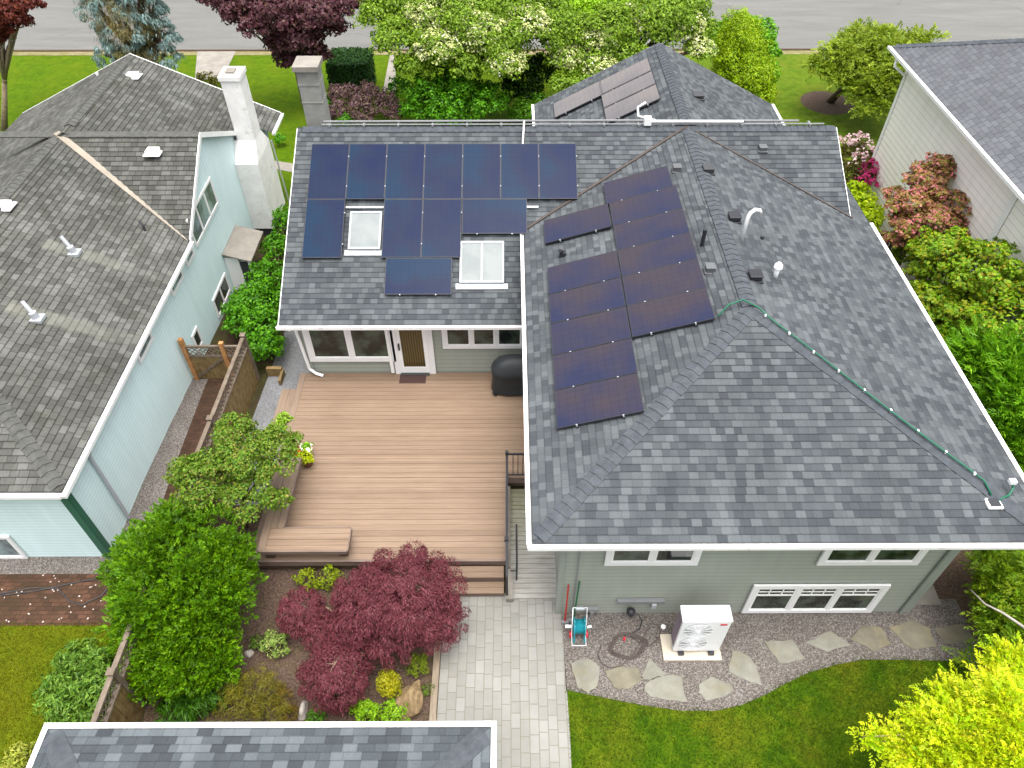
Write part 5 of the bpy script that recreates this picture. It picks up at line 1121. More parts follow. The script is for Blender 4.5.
m.build('boards', M['fence_rail'], fn); m = MB(); m.box((12.25, 20.55, 1.0), (13.68, 20.64, 1.06)); m.build('top_rail', M['fence_rail'], fn)

# ------------------------------------------------------------------ plants
LAUREL = g((100, 150, 8), (76, 124, 6), (136, 182, 24), (48, 86, 6))
shrub('laurel_shrub', 'large bright lime green laurel shrub between the aqua house and the deck', 'shrub',
      [blob_z(184, 572, 1.35, 66, 1, .9), blob_z(206, 606, 1.1, 50), blob_z(163, 612, 1.1, 50), blob_z(190, 655, .85, 44), blob_z(164, 668, .7, 32), blob_z(140, 575, 1.1, 32), blob_z(228, 574, 1.1, 32), blob_z(180, 535, 1.5, 28), blob_z(215, 665, .7, 26)], 12500, .062, .026, LAUREL, base=(*at(188, 640)[:2], 0), spray=(.15, 11), rise=.7, spread=.4, ang=.7)
shrub('flowering_tree', 'small loose green tree with pale flower heads leaning over the deck bench', 'tree',
      [blob_z(240, 462, 2.3, 40, 1, .7), blob_z(206, 482, 2.1, 34, 1, .7), blob_z(272, 452, 2.2, 30, 1, .7), blob_z(183, 472, 1.9, 17, 1, .8), blob_z(250, 495, 1.9, 32, 1, .7), blob_z(235, 435, 2.1, 22), blob_z(280, 500, 1.6, 13)], 21000, .075, .05,
      g((104, 150, 46), (82, 132, 40), (136, 172, 74), (62, 104, 32), (160, 144, 88)), base=(*at(246, 528)[:2], 0), clumps=30, csize=.27, inner=.1, r0=.05, jit=.8, mat='bark_pale')
MAPLE = g((116, 56, 65), (94, 44, 52), (138, 74, 82), (74, 34, 42))
jm = shrub('japanese_maple', 'weeping dark red laceleaf maple mounded in front of the deck steps', 'tree',
      [blob_z(408, 594, 1.25, 54, 1, .72), blob_z(370, 606, 1.1, 42, 1, .72), blob_z(432, 618, .85, 36, 1, .85), blob_z(392, 628, .8, 38, 1, .8), blob_z(355, 625, .8, 30, 1, .8), blob_z(302, 612, .62, 26, 1, .7), blob_z(322, 632, .5, 22, 1, .7), blob_z(335, 676, .55, 36, 1, .8), blob_z(342, 655, .6, 26, 1, .7)], 120000, .075, .017,
      MAPLE, base=(*at(375, 640)[:2], 0), clumps=110, csize=.18, inner=.05, droop=1.5, jit=.4, zmin=-.25, r0=.07, mat='bark_pale')
for px, py, z in ((372, 590, 1.5), (415, 586, 1.66), (335, 664, 1.05)):
    P = at(px, py, z); mb = MB()
    for k in range(4): a = random.uniform(0, 6.28); q_ = P + Vector((math.cos(a) * .28, math.sin(a) * .2, -.05)); mb.tube([P - Vector((0, 0, .25)), P, P.lerp(q_, .5) + Vector((0, 0, .04)), q_], [.009, .008, .006, .003], 5)
    mb.build('bare_branch', M['bark_pale'], jm)
shrub('rhododendron', 'rounded light green rhododendron on the mossy lawn beside the lattice fence', 'shrub', [blob_z(84, 672, .75, 34), blob_z(72, 700, .6, 32), blob_z(98, 690, .6, 30), blob_z(78, 720, .4, 26)], 7000, .12, .04, g((112, 152, 62), (140, 176, 86), (84, 128, 50), (64, 108, 40)), clumps=44, csize=.2)
shrub('fern', 'dark green fern clump below the bright laurel', 'fern', [blob_z(198, 703, .25, 26, 1, .7), blob_z(220, 690, .3, 18, 1, .7), blob_z(175, 712, .25, 22, 1, .7)], 1500, .26, .03, g((60, 110, 24), (84, 140, 36), (46, 92, 20)), clumps=12, droop=.5, stem=False)
shrub('variegated_shrub', 'small pale variegated shrub on the mulch left of the red maple', 'shrub', [blob_z(275, 646, .25, 15)], 700, .08, .03, g((150, 176, 110), (196, 206, 150), (96, 136, 66)), clumps=18)
shrub('small_plant', 'tiny green plant beside the round pale stone', 'plant', [blob_z(257, 643, .12, 9)], 200, .06, .03, g((84, 120, 50), (110, 140, 64)), stem=False)
shrub('yellow_green_shrub', 'low yellow green shrub in front of the deck fascia', 'shrub', [blob_z(307, 579, .2, 13), blob_z(328, 578, .2, 14)], 900, .07, .035, g((140, 160, 30), (170, 176, 40), (104, 130, 26)), clumps=14)
shrub('golden_conifer', 'rounded golden yellow dwarf conifer beside the brown boulder', 'shrub', [blob_z(389, 683, .3, 14, 1, 1.1)], 1500, .07, .018, g((176, 170, 24), (206, 196, 40), (140, 140, 24)), clumps=22)
shrub('dwarf_conifer', 'small olive green dwarf conifer just below the red maple', 'shrub', [blob_z(418, 665, .25, 12)], 1100, .06, .016, g((120, 140, 34), (150, 164, 44), (92, 112, 26)), clumps=20)
shrub('lime_groundcover', 'lime green leafy plant along the garage eave beside the boulder', 'plant', [blob_z(370, 714, .2, 15), blob_z(395, 715, .2, 16), blob_z(352, 705, .15, 9)], 1300, .08, .035, g((140, 190, 36), (170, 210, 60), (104, 160, 26)), clumps=16, stem=False)
shrub('heather', 'wispy olive heather clump in the planting bed', 'shrub', [blob_z(255, 690, .35, 28, 1, .9), blob_z(236, 705, .3, 26), blob_z(270, 712, .25, 22)], 3600, .16, .010, g((128, 128, 44), (152, 144, 60), (104, 110, 36), (140, 116, 52)), clumps=24, up=0, jit=.9)
shrub('heather', 'reddish brown low heather left of the long pale stone', 'shrub', [blob_z(283, 700, .2, 14), blob_z(290, 716, .15, 10)], 900, .1, .012, g((140, 104, 50), (120, 110, 44)), clumps=12, up=0, jit=.9, stem=False)
shrub('small_plant', 'small green plant right of the long pale stone', 'plant', [blob_z(316, 716, .15, 9)], 260, .07, .03, g((90, 140, 40), (60, 110, 30)), stem=False)
shrub('yellow_shrub', 'pale yellow green shrub at the lower left beside the garage corner', 'shrub', [blob_z(22, 764, .5, 20), blob_z(38, 752, .4, 10)], 1300, .1, .04, g((170, 176, 80), (196, 190, 110), (120, 140, 50)), clumps=20)
shrub('small_plant', 'sparse green weed patch beside the timber edging', 'plant', [blob_z(428, 690, .08, 8, 1, .5)], 160, .05, .02, g((110, 140, 50), (90, 120, 40)), stem=False)
shrub('pot_shrub', 'yellow green shrub growing through the gap beside the side step', 'shrub', [blob_z(281, 428, .35, 12), blob_z(284, 420, .5, 9)], 600, .09, .04, g((150, 190, 60), (120, 170, 40), (176, 206, 90)), stem=False)
# ivy hedge in the alley
shrub('ivy_hedge', 'glossy bright green ivy hedge between the aqua house and the charcoal roof', 'hedge',
      [blob_z(284, 222, .1, 11, 1.4, 1.6), blob_z(277, 250, .15, 15, 1.4, 1.3), blob_z(268, 278, .2, 19, 1.3, 1.1), blob_z(257, 304, .3, 24, 1.2, 1), blob_z(243, 322, .35, 20), blob_z(264, 328, .4, 24), blob_z(262, 348, .3, 21), blob_z(280, 300, .2, 15), blob_z(240, 312, .3, 18)], 11000, .12, .07, g((86, 160, 18), (118, 190, 34), (58, 124, 16), (40, 92, 16)), clumps=40, csize=.22)
# right hand side
shrub('red_leaved_maple', 'maple with salmon red young leaves in front of the cream house wall', 'maple',
      [blob_z(928, 180, 3.2, 22, 1, .7), blob_z(915, 205, 2.8, 25, 1, .7), blob_z(950, 205, 2.9, 26, 1, .7), blob_z(932, 228, 2.5, 34, 1, .7), blob_z(905, 222, 2.4, 17, 1, .7), blob_z(965, 235, 2.4, 22, 1, .7), blob_z(940, 168, 3.5, 18, 1, .9), blob_z(895, 195, 2.5, 13, 1, .6), blob_z(975, 205, 2.8, 14, 1, .6), blob_z(900, 240, 2.0, 16, 1, .8)], 13000, .12, .085, g((196, 112, 118), (214, 138, 138), (178, 100, 106), (150, 86, 88), (132, 160, 60), (110, 146, 50)), base=(13.0, 20.2, -.6), clumps=30, csize=.28, inner=.18, flat=.55, up=1.1, r0=.06, jit=.75)
shrub('olive_maple', 'yellow green maple touched with orange, right of the roof edge below the red leaved maple', 'maple',
      [blob_z(946, 258, 2.9, 34, 1, .95), blob_z(985, 272, 3.2, 38, 1, .95), blob_z(1016, 285, 2.9, 34, 1, .7), blob_z(935, 300, 2.2, 28, 1, .8), blob_z(922, 268, 2.0, 20, 1, .9), blob_z(922, 300, 1.4, 18), blob_z(940, 330, 1.4, 20), blob_z(958, 362, 1.2, 18), blob_z(905, 255, 1.4, 14), blob_z(940, 275, 2.4, 30, 1, .9), blob_z(930, 250, 2.4, 24, 1, .9), blob_z(960, 345, 1.7, 26, 1, .9), blob_z(990, 345, 2.2, 30, 1, .9), blob_z(1000, 255, 2.9, 26, 1, .8), blob_z(970, 312, 2.4, 36, 1, .7), blob_z(1008, 322, 2.9, 38, 1, .95), blob_z(955, 338, 1.9, 26, 1, .7)], 26000, .12, .08, g((120, 168, 30), (148, 188, 40), (92, 144, 26), (132, 176, 36), (214, 170, 60), (74, 124, 22), (104, 152, 28)), base=(12.6, 16.2, -.3), clumps=26, csize=.24, inner=.15, flat=.6, up=1., r0=.09)
shrub('bamboo_thicket', 'feathery bright green thicket beside the white gutter at the right edge', 'shrub',
      [blob_z(985, 372, 2.2, 32), blob_z(1018, 375, 2.4, 36), blob_z(1000, 405, 1.9, 30), blob_z(1022, 415, 2.2, 34), blob_z(1015, 450, 1.6, 26), blob_z(968, 352, 1.8, 18), blob_z(978, 385, 1.5, 24), blob_z(998, 430, 1.3, 22), blob_z(1012, 462, 1.2, 18), blob_z(990, 410, 1.2, 24)], 2600, .20, .036, g((128, 186, 40), (158, 212, 56), (98, 160, 32), (70, 122, 22)), base=(12.3, 12.2, 0), spray=(.6, 14), rise=.7, spread=.25, ang=.5)
cf = shrub('dark_conifer', 'dark green feathery cypress beside the right wall corner', 'conifer',
      [blob_z(1008, 572, 1.6, 30), blob_z(1030, 600, 1.6, 38), blob_z(1004, 606, 1.2, 24), blob_z(1024, 640, 1.3, 34), blob_z(996, 640, .8, 16), blob_z(988, 566, .9, 14), blob_z(1010, 560, 1.0, 22), blob_z(1015, 622, .8, 30), blob_z(972, 660, .4, 9, 1, .6)], 2300, .08, .022, g((104, 150, 30), (140, 178, 44), (74, 116, 26), (176, 196, 50)), base=(10.9, 7.3, 0), spray=(.34, 24), rise=.25)
mb = MB(); q_ = [at(971, 590, 2.1), at(985, 604, 2.2), at(1003, 613, 2.3), at(1028, 630, 2.2)]; mb.tube([tuple(v) for v in q_], [.012, .018, .024, .03], 6); mb.build('dead_branch', M['stone_white'], cf, smooth=True)
GOLD = g((218, 236, 18), (192, 226, 14), (240, 244, 46), (148, 200, 22), (228, 214, 56))
gt_ = shrub('golden_tree', 'bright golden yellow feathery tree reaching over the back lawn corner', 'tree',
      [blob_z(968, 738, 2.7, 42, 1, .6), blob_z(1005, 718, 3.0, 36, 1, .6), blob_z(925, 752, 2.5, 24, 1, .6), blob_z(1010, 765, 2.8, 42, 1, .6), blob_z(960, 772, 2.5, 38, 1, .6), blob_z(1000, 684, 2.4, 16, 1, .6), blob_z(1020, 668, 2.6, 18, 1, .6), blob_z(938, 716, 2.5, 14, 1, .6), blob_z(896, 746, 2.4, 10, 1, .6), blob_z(878, 741, 2.4, 8, 1, .6), blob_z(864, 737, 2.5, 5, 1, .6), blob_z(935, 694, 2.5, 7, 1, .6), blob_z(955, 690, 2.5, 8, 1, .6)], 2600, .07, .024, GOLD, base=(8.6, 3.6, 0), r0=.07, spray=(.34, 26), rise=.1, spread=.4)
mb = MB(); s0 = at(960, 735, 2.6)
for px, py in ((862, 737), (880, 742), (925, 694), (950, 688)):
    e_ = at(px, py, 2.5); mb.tube([s0, s0.lerp(e_, .5) + Vector((0, 0, .08)), e_], [.02, .013, .005], 5)
mb.build('branch', M['bark_pale'], gt_)
shrub('chartreuse_shrub', 'glowing yellow green shrub against the right rake of the charcoal roof', 'shrub', [blob_z(856, 192, .5, 12), blob_z(863, 207, .4, 15), blob_z(868, 222, .3, 13), blob_z(873, 236, .0, 10), blob_z(852, 205, .3, 13)], 3000, .16, .09, g((206, 226, 20), (180, 212, 16), (226, 236, 60), (140, 180, 18)), clumps=22)
rh = shrub('pink_rhododendron', 'rhododendron with pink and white flower heads at the corner of the cream house', 'shrub', [blob_z(855, 158, .8, 17), blob_z(868, 175, .6, 18), blob_z(850, 175, .5, 15), blob_z(878, 180, .5, 11)], 3600, .16, .06, g((96, 100, 46), (120, 104, 70), (76, 84, 36), (140, 120, 90)), clumps=24)
P, Nn = cloud([blob_z(872, 170, 1.0, 12), blob_z(883, 185, .8, 9), blob_z(878, 160, 1.0, 8), blob_z(866, 178, .9, 10)], 640, 22, .26, 0); leaves('flower', P, Nn, .10, .09, g((176, 30, 96), (200, 70, 130), (150, 20, 80)), rh, 'petal')
P, Nn = cloud([blob_z(857, 145, 1.2, 13), blob_z(846, 142, 1.2, 8), blob_z(867, 152, 1.2, 9), blob_z(858, 162, 1.0, 10)], 520, 22, .26, 0); leaves('flower', P, Nn, .10, .09, g((232, 200, 206), (222, 160, 180), (240, 226, 220)), rh, 'petal')
# front of the house
ap = shrub('apple_tree', 'leaning apple tree with spreading light green crown on the front lawn', 'tree',
      [blob_y(842, 58, 32.6, 22, 1, .6), blob_y(868, 45, 33.4, 24, 1, .6), blob_y(825, 68, 32.4, 16, 1, .6), blob_y(882, 78, 31.4, 22, 1, .6), blob_y(862, 90, 31.2, 16, 1, .6), blob_y(902, 74, 31.2, 22, 1, .6), blob_y(912, 46, 33.2, 22, 1, .4), blob_y(888, 40, 33.6, 18, 1, .4), blob_y(932, 38, 33.4, 9, 1, .4), blob_y(850, 44, 33.6, 14, 1, .4), blob_y(892, 56, 32.4, 22, 1, .6), blob_y(868, 104, 30.6, 15, 1, .6), blob_y(890, 100, 30.4, 18, 1, .7), blob_y(905, 92, 30.4, 14, 1, .7), blob_y(838, 78, 31.8, 12, 1, .6)], 2300, .15, .06, g((146, 170, 56), (172, 190, 76), (112, 140, 44), (136, 152, 50)), base=(*at(829, 102, -.6)[:2], -.6), r0=.17, spray=(.5, 14), rise=.12, spread=.45)
mb = MB(); mb.lathe((*at(827, 103, -.6)[:2], -.585), [(.001, .03), (.9, .03), (1.25, .0)], 20); tag(mb.build('mulch_ring', M['mulch'], None, origin=(*at(827, 103, -.6)[:2], -.6)), 'round brown mulch ring at the foot of the leaning apple tree', 'mulch ring')
shrub('thuja_hedge', 'tall clipped golden green thuja hedge right of the front gable', 'hedge', [blob_y(738, 46, 33.4, 24, 1.2, 1.5), blob_y(746, 64, 32.4, 26, 1.2, 1.3), blob_y(752, 82, 31.4, 25, 1.2, 1.2), blob_y(734, 36, 34.4, 20, 1, 1.3), blob_y(728, 70, 32.2, 18, 1, 1.2), blob_y(758, 94, 30.8, 18, 1.2, 1.2)], 26000, .13, .05, g((160, 190, 18), (136, 176, 20), (184, 202, 30), (104, 146, 18)), base=(10.9, 33, -.6), clumps=110, csize=.2, up=.2, jit=.4, zmin=-.8)
shrub('tall_hedge', 'bright fresh green hedge just behind the golden thuja hedge', 'hedge', [blob_y(763, 58, 34.4, 17, 1, 1.5), blob_y(757, 42, 35.4, 19, 1, 1.4), blob_y(742, 34, 36.2, 18, 1, 1.2), blob_y(768, 78, 33.2, 12, 1, 1.5), blob_y(718, 38, 36, 18)], 11000, .16, .08, g((110, 178, 44), (130, 192, 60), (86, 150, 32)), base=(12, 35, -.6), clumps=50, csize=.18)
def hawthorn(label, blobs, n, base, white):
    o = shrub('hawthorn_tree', label, 'tree', blobs, n, .15, .085, g((132, 166, 52), (158, 188, 72), (106, 142, 42), (84, 118, 34)), base=base, clumps=40, csize=.36, flat=.9, r0=.12)
    P, Nn = cloud([((b[0][0], b[0][1], b[0][2] + b[1][2] * .1), tuple(v * 1.02 for v in b[1])) for b in white], int(n * .36), 260, .13, 0, zmin=-.2); leaves('blossom', P, Nn, .10, .08, g((206, 208, 178), (216, 216, 196), (186, 196, 140)), o, 'petal', up=.9); return o
hb = [blob_y(395, 38, 31.5, 26, 1, .7), blob_y(430, 20, 32.5, 30, 1, .7), blob_y(440, 50, 31, 28, 1, .7), blob_y(480, 38, 31.5, 32, 1, .7), blob_y(505, 65, 30.4, 22, 1, .7), blob_y(525, 28, 32, 28, 1, .7), blob_y(375, 18, 32.5, 20, 1, .7), blob_y(475, 2, 33.5, 32, 1, .7), blob_y(410, 2, 33.5, 28, 1, .7), blob_y(545, 8, 33.4, 24, 1, .7), blob_y(415, 66, 30.8, 20, 1, .7), blob_y(450, 8, 33.2, 36, 1, .8), blob_y(500, 5, 33.4, 36, 1, .8), blob_y(455, 30, 32, 34, 1, .8), blob_y(385, 5, 33.4, 24, 1, .8), blob_y(500, 45, 31.2, 28, 1, .8), blob_y(465, 66, 30.5, 20, 1, .7)]
hawthorn('spreading hawthorn covered in white blossom behind the left ridge', hb, 62000, (-1.5, 33, -.6), [hb[i] for i in (1, 2, 3, 4, 5, 11)])
hb = [blob_y(570, 60, 31.5, 22, 1, .7), blob_y(600, 40, 32, 26, 1, .7), blob_y(640, 25, 33, 28, 1, .7), blob_y(680, 30, 33, 28, 1, .7), blob_y(600, 70, 30.8, 20, 1, .7), blob_y(700, 50, 32, 16, 1, .7), blob_y(560, 85, 30.4, 14, 1, .7), blob_y(695, 75, 31, 12, 1, .7), blob_y(655, 5, 33.6, 26, 1, .7), blob_y(688, 8, 33.6, 22, 1, .7), blob_y(575, 30, 32.4, 24, 1, .7), blob_y(625, 55, 31.4, 22, 1, .7), blob_y(665, 22, 32.8, 32, 1, .8), blob_y(560, 35, 32.2, 28, 1, .8), blob_y(610, 30, 32.2, 30, 1, .8), blob_y(700, 28, 33, 18, 1, .8), blob_y(575, 90, 30, 12)]
hawthorn('white blossoming hawthorn rising behind the front gable with solar panels', hb, 44000, (4.6, 33.4, -.6), hb[:1] + hb[1:6])
shrub('lime_tree', 'fresh lime green crown showing at the top edge between the white blossoming hawthorns', 'tree', [blob_y(600, 12, 35, 22, 1, .7), blob_y(570, 5, 35.5, 16, 1, .7), blob_y(625, 2, 35.5, 20, 1, .7), blob_y(510, -2, 36, 16, 1, .6)], 7000, .18, .1, g((150, 196, 30), (130, 180, 24), (170, 208, 60)), base=(3.6, 36, -.6), clumps=30, r0=.12)
shrub('camellia_shrub', 'dense dark leaved shrub with bright green top behind the middle of the ridge', 'shrub', [blob_z(430, 100, .9, 26), blob_z(462, 92, 1.1, 28), blob_z(488, 103, .9, 22), blob_z(450, 112, .7, 22), blob_z(415, 110, .6, 16), blob_z(400, 88, .3, 12)], 11000, .18, .08, g((92, 166, 22), (120, 190, 38), (66, 134, 18), (46, 100, 14)), clumps=36, csize=.24)
shrub('dark_shrub', 'very dark green understorey shrub left of the front gable', 'shrub', [blob_z(522, 75, 1.2, 20), blob_z(512, 92, .6, 14), blob_z(540, 72, 1.4, 20), blob_z(530, 95, .6, 14)], 5000, .18, .08, g((40, 76, 16), (30, 60, 14), (56, 96, 20)), clumps=30)
shrub('low_shrub', 'bright green low shrub at the corner of the front gable gutter', 'shrub', [blob_z(522, 112, .3, 13), blob_z(538, 105, .5, 11)], 2200, .14, .07, g((80, 136, 26), (100, 156, 36)), clumps=20)
shrub('purple_shrub', 'mauve purple leaved shrub behind the left end of the ridge', 'shrub', [blob_z(342, 98, .5, 16), blob_z(368, 98, .6, 18), blob_z(388, 106, .5, 15), blob_z(338, 112, .3, 12), blob_z(395, 114, .3, 11), blob_z(362, 112, .4, 16)], 7000, .13, .06, g((104, 74, 84), (126, 94, 100), (82, 56, 66), (112, 104, 78)), clumps=32, csize=.24)
shrub('low_shrub', 'bright green low plant right of the grey block chimney', 'shrub', [blob_z(327, 106, .2, 9), blob_z(322, 118, .2, 8), blob_z(345, 122, .1, 9)], 1400, .14, .08, g((80, 150, 40), (104, 170, 50), (60, 120, 30)), clumps=16)
# clipped box hedge
o = thing('box_hedge', 'square clipped dark green box hedge on the front lawn behind the grey chimney', 'hedge', (*at(352, 80, -.6)[:2], -.6))
c = at(352, 74, .1); n = 5000; P = rng.uniform(-1, 1, (n, 3)); ax_ = rng.integers(0, 3, n); sg = rng.choice([-1, 1], n); sg[ax_ == 2] = 1; P[np.arange(n), ax_] = sg * rng.uniform(.9, 1.03, n)
Nn = np.zeros((n, 3)); Nn[np.arange(n), ax_] = sg; P = P * np.array([.95, 1.0, .85]) + np.array([c.x, c.y, c.z]); leaves('foliage', P, Nn, .15, .08, g((30, 76, 22), (44, 98, 30), (24, 58, 18)), o, jit=.5)
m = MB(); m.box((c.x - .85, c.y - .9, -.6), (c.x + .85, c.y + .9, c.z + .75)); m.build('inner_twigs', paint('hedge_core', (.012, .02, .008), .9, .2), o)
rt = shrub('purple_leaved_tree', 'dark purple leaved plum tree over the driveway, seen above the white chimney', 'tree', [blob_y(232, 4, 33, 26, 1, .7), blob_y(275, 12, 32.8, 30, 1, .7), blob_y(318, 14, 33, 26, 1, .7), blob_y(342, 8, 33.5, 16, 1, .7), blob_y(252, 28, 32, 16, 1, .7), blob_y(300, 42, 32.6, 20, 1, .7), blob_y(318, 55, 33.2, 14, 1, .7), blob_y(285, 60, 33, 16, 1, .7), blob_y(210, -5, 33.5, 14, 1, .6), blob_y(355, 0, 34, 14, 1, .6), blob_y(262, 8, 33.5, 26, 1, .8), blob_y(300, 20, 33.4, 26, 1, .8), blob_y(240, 15, 33.4, 18, 1, .8), blob_y(330, 28, 33.4, 18, 1, .8), blob_y(285, 38, 33, 20, 1, .8)], 26000, .18, .10, g((84, 46, 58), (66, 34, 44), (104, 62, 72), (96, 70, 60)), base=(*at(304, 104, -.6)[:2], -.6), clumps=26, csize=.36, flat=.8, r0=.10, mat='bark_pale', inner=.2)
shrub('red_tree', 'dark red leaved tree cut by the upper left corner', 'tree', [blob_y(8, 12, 32, 20, 1, .7), blob_y(28, 4, 32.5, 14, 1, .7), blob_y(-10, 28, 31.5, 16, 1, .7), blob_y(0, -5, 33, 22, 1, .7), blob_y(14, 22, 32.2, 18, 1, .7), blob_y(0, 36, 32, 13, 1, .7)], 10000, .18, .09, g((108, 48, 42), (86, 38, 36), (128, 62, 52)), base=(*at(3, 130, -.6)[:2], -.6), clumps=22, r0=.13, mat='bark_pale')
sp = shrub('blue_spruce', 'grey blue drooping spruce standing behind the gable of the aqua house', 'tree', [blob_y(105, 12, 31.5, 26, 1, 1.1), blob_y(140, 5, 31.5, 30, 1, 1.1), blob_y(125, 35, 31, 28, 1, 1), blob_y(155, 38, 31.2, 24, 1, 1), blob_y(165, 60, 31, 18, 1, 1), blob_y(112, 58, 30.8, 18, 1, 1), blob_y(150, -20, 31.8, 26), blob_y(112, -20, 31.8, 24)], 17000, .2, .045, g((132, 160, 158), (104, 134, 130), (84, 108, 100), (164, 186, 184)), base=(-15.2, 32, -.6), clumps=46, csize=.17, droop=1.2, inner=.05, r0=.22)
P, Nn = cloud([blob_y(128, 25, 31.3, 38, 1, 1.1), blob_y(140, 55, 31, 28, 1, 1)], 5000, 40, .2, .5); leaves('dead_twig', P, Nn, .26, .02, g((128, 114, 92), (150, 136, 116), (104, 90, 66)), sp, droop=1.2)
shrub('brown_shrub', 'low olive brown clipped shrub behind the white chimney', 'shrub', [blob_z(207, 82, -.2, 10), blob_z(220, 84, -.2, 9)], 1200, .12, .06, g((112, 108, 40), (90, 92, 34)), clumps=20)
shrub('small_plant', 'little green plant under the street side eave of the aqua house', 'plant', [blob_z(280, 140, -.3, 6)], 220, .12, .07, g((90, 160, 40),), stem=False)
# small blue car parked on the far side of the road
def car(label, x, y):
    o = thing('parked_car', label, 'car', (x, y, -.57)); z = -.57; bl = paint('dark_blue_car_paint', (.03, .06, .14), .25, .03, spec=.6)
    sec = [(-2.15, .35, .55), (-2.1, .3, .85), (-1.0, .28, .98), (.9, .28, 1.0), (1.9, .28, .92), (2.15, .32, .6)]
    bm = bmesh.new(); prev = None
    for (sx, zb, zt) in sec:
        vs = [bm.verts.new((sx, s_ * .86, h)) for s_, h in ((-1, zb), (-1.0, zt - .12), (-.92, zt), (.92, zt), (1.0, zt - .12), (1, zb))]
        if prev:
            for k in range(6): bm.faces.new((prev[k], prev[(k + 1) % 6], vs[(k + 1) % 6], vs[k]))
        else: bm.faces.new(vs)
        prev = vs
    bm.faces.new(prev[::-1]); bmesh.ops.recalc_face_normals(bm, faces=bm.faces); me = bpy.data.meshes.new('body'); bm.to_mesh(me); bm.free(); me.materials.append(bl); b = bpy.data.objects.new('body', me); col.objects.link(b); b.parent = o; b.modifiers.new('b', 'BEVEL').width = .05
    c = [(-1.5, .9), (-.8, 1.42), (.75, 1.42), (1.3, .95)]
    for nm, mt, w, sh in (('cabin', M['glass'], .74, 0), ('roof', bl, .66, .02)):
        m = MB(); q_ = c if nm == 'cabin' else [(-.8, 1.421), (-.75, 1.46), (.7, 1.46), (.75, 1.421)]
        L = [(x + a, y - (w if k < 1 or k > 2 else w - .1), z + b_) for k, (a, b_) in enumerate(q_)]; Rr = [(x + a, y + (w if k < 1 or k > 2 else w - .1), z + b_) for k, (a, b_) in enumerate(q_)]
        m.face(L); m.face(Rr[::-1])
        for k in range(4): m.face([L[k], Rr[k], Rr[(k + 1) % 4], L[(k + 1) % 4]])
        m.build(nm, mt, o)
    for dx in (-1.35, 1.35):
        for dy in (-.8, .8):
            m = MB(); m.tube([(x + dx, y + dy - .1, z + .32), (x + dx, y + dy + .1, z + .32)], .32, 16); w_ = m.build('wheel', M['rubber'], o)
            m = MB(); m.tube([(x + dx, y + dy - .11, z + .32), (x + dx, y + dy + .11, z + .32)], .19, 12); m.build('rim', M['galv'], w_)
P = at(60, 3, -.57); car('dark blue parked car at the far road edge behind the blue spruce', P.x + 3.4, 47.2)

n = 70; P = np.stack([rng.uniform(-14, -8.2, n), rng.uniform(7.4, 8.6, n), np.full(n, .03)], 1); o = bpy.data.objects.new('petals', None); col.objects.link(o)
lf = leaf_mesh('fallen_petals', P, rng.normal(size=(n, 3)) * np.array([1, 1, 0]) + 1e-3, np.array([0, 0, 1.]) + rng.normal(size=(n, 3)) * .1, .05, .04, np.array(g((190, 178, 170))).repeat(n, 0), o, 'petal'); lf.parent = None; bpy.data.objects.remove(o); tag(lf, kind='stuff')
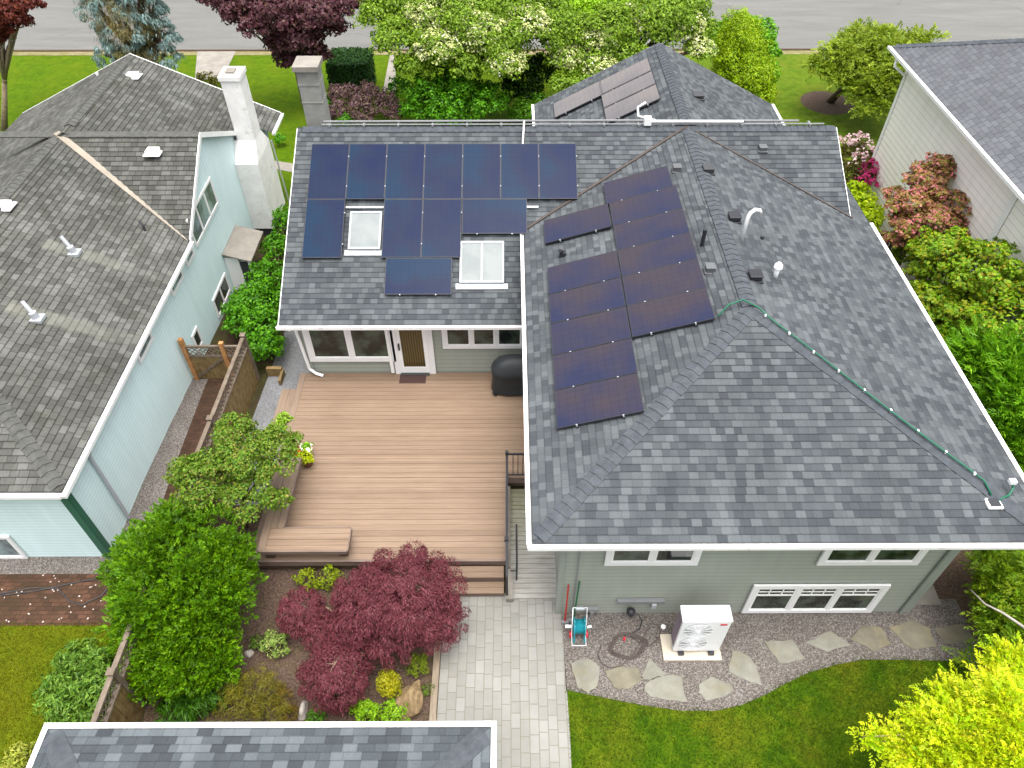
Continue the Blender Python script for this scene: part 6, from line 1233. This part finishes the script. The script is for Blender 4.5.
# short grass over the two near lawns (nobody could count the blades)
gx = np.array([q.x for q in gp]); gy = np.array([q.y + .05 for q in gp])
def grass_obj(P, cols, hgt=.05):
    n = len(P); h = hgt * rng.uniform(.6, 1.3, n); a = rng.uniform(0, 6.283, n); lean = rng.normal(size=(n, 2)) * hgt * .5; w = .005
    V = np.empty((n, 4, 3)); dx, dy = np.cos(a) * w, np.sin(a) * w
    V[:, 0] = P + np.stack([dx, dy, 0 * h], 1); V[:, 1] = P - np.stack([dx, dy, 0 * h], 1); V[:, 2] = P + np.stack([-dx * .4 + lean[:, 0], -dy * .4 + lean[:, 1], h], 1); V[:, 3] = P + np.stack([dx * .4 + lean[:, 0], dy * .4 + lean[:, 1], h], 1)
    me = bpy.data.meshes.new('grass'); me.vertices.add(n * 4); me.vertices.foreach_set('co', V.ravel()); me.loops.add(n * 4); me.loops.foreach_set('vertex_index', np.arange(n * 4, dtype=np.int32)); me.polygons.add(n); me.polygons.foreach_set('loop_start', np.arange(0, n * 4, 4, dtype=np.int32))
    C = np.array(cols); cl = (rng.dirichlet([.5] * len(C), n) @ C) * rng.uniform(.8, 1.2, n)[:, None] * np.array([.74, .72, .2]); at_ = me.attributes.new('col', 'FLOAT_COLOR', 'POINT'); cc = np.ones((n, 4, 4)); cc[:, :, :3] = cl[:, None]; at_.data.foreach_set('color', cc.ravel().astype(np.float32))
    me.materials.append(M['leaf']); me.update(); me.validate(); o = bpy.data.objects.new('grass', me); col.objects.link(o); tag(o, kind='stuff'); return o
n = 60000; x = rng.uniform(1.15, 10.5, n); y = rng.uniform(2.4, 6.6, n); k = y < np.interp(x, gx, gy) + .03 * rng.normal(size=n); grass_obj(np.stack([x[k], y[k], np.full(k.sum(), .006)], 1), g((62, 98, 20), (84, 118, 28), (104, 128, 44), (48, 80, 16)))
n = 32000; x = rng.uniform(-13, -7.9, n); y = rng.uniform(2.6, 7.4, n); grass_obj(np.stack([x, y, np.full(n, .008)], 1), g((98, 112, 26), (122, 128, 36), (140, 138, 48)))

# ------------------------------------------------------------------ light and sky
sun_dir = Vector((.08, -.12, .98)).normalized()
sl = bpy.data.lights.new('sun', 'SUN'); so = bpy.data.objects.new('sun', sl); col.objects.link(so)
so.rotation_euler = sun_dir.to_track_quat('Z', 'Y').to_euler(); sl.energy = .5; sl.angle = R(60); sl.color = (1, .965, .91)
w = bpy.data.worlds.new('World'); sc.world = w; w.use_nodes = True; nt = w.node_tree; bg = nt.nodes['Background']
sky = nt.nodes.new('ShaderNodeTexSky'); sky.sky_type = 'NISHITA'; sky.sun_disc = False; sky.sun_elevation = math.asin(sun_dir.z); sky.sun_rotation = math.atan2(sun_dir.x, sun_dir.y)
sky.air_density = 1.0; sky.dust_density = 8.0; sky.ozone_density = .6
hs = nt.nodes.new('ShaderNodeHueSaturation'); hs.inputs['Saturation'].default_value = .3
nt.links.new(sky.outputs[0], hs.inputs['Color']); nt.links.new(hs.outputs[0], bg.inputs[0]); bg.inputs[1].default_value = .15
sc.view_settings.view_transform = 'Standard'; sc.view_settings.look = 'None'; sc.view_settings.gamma = 1; sc.view_settings.use_curve_mapping = False
sc.view_settings.exposure = 1.36
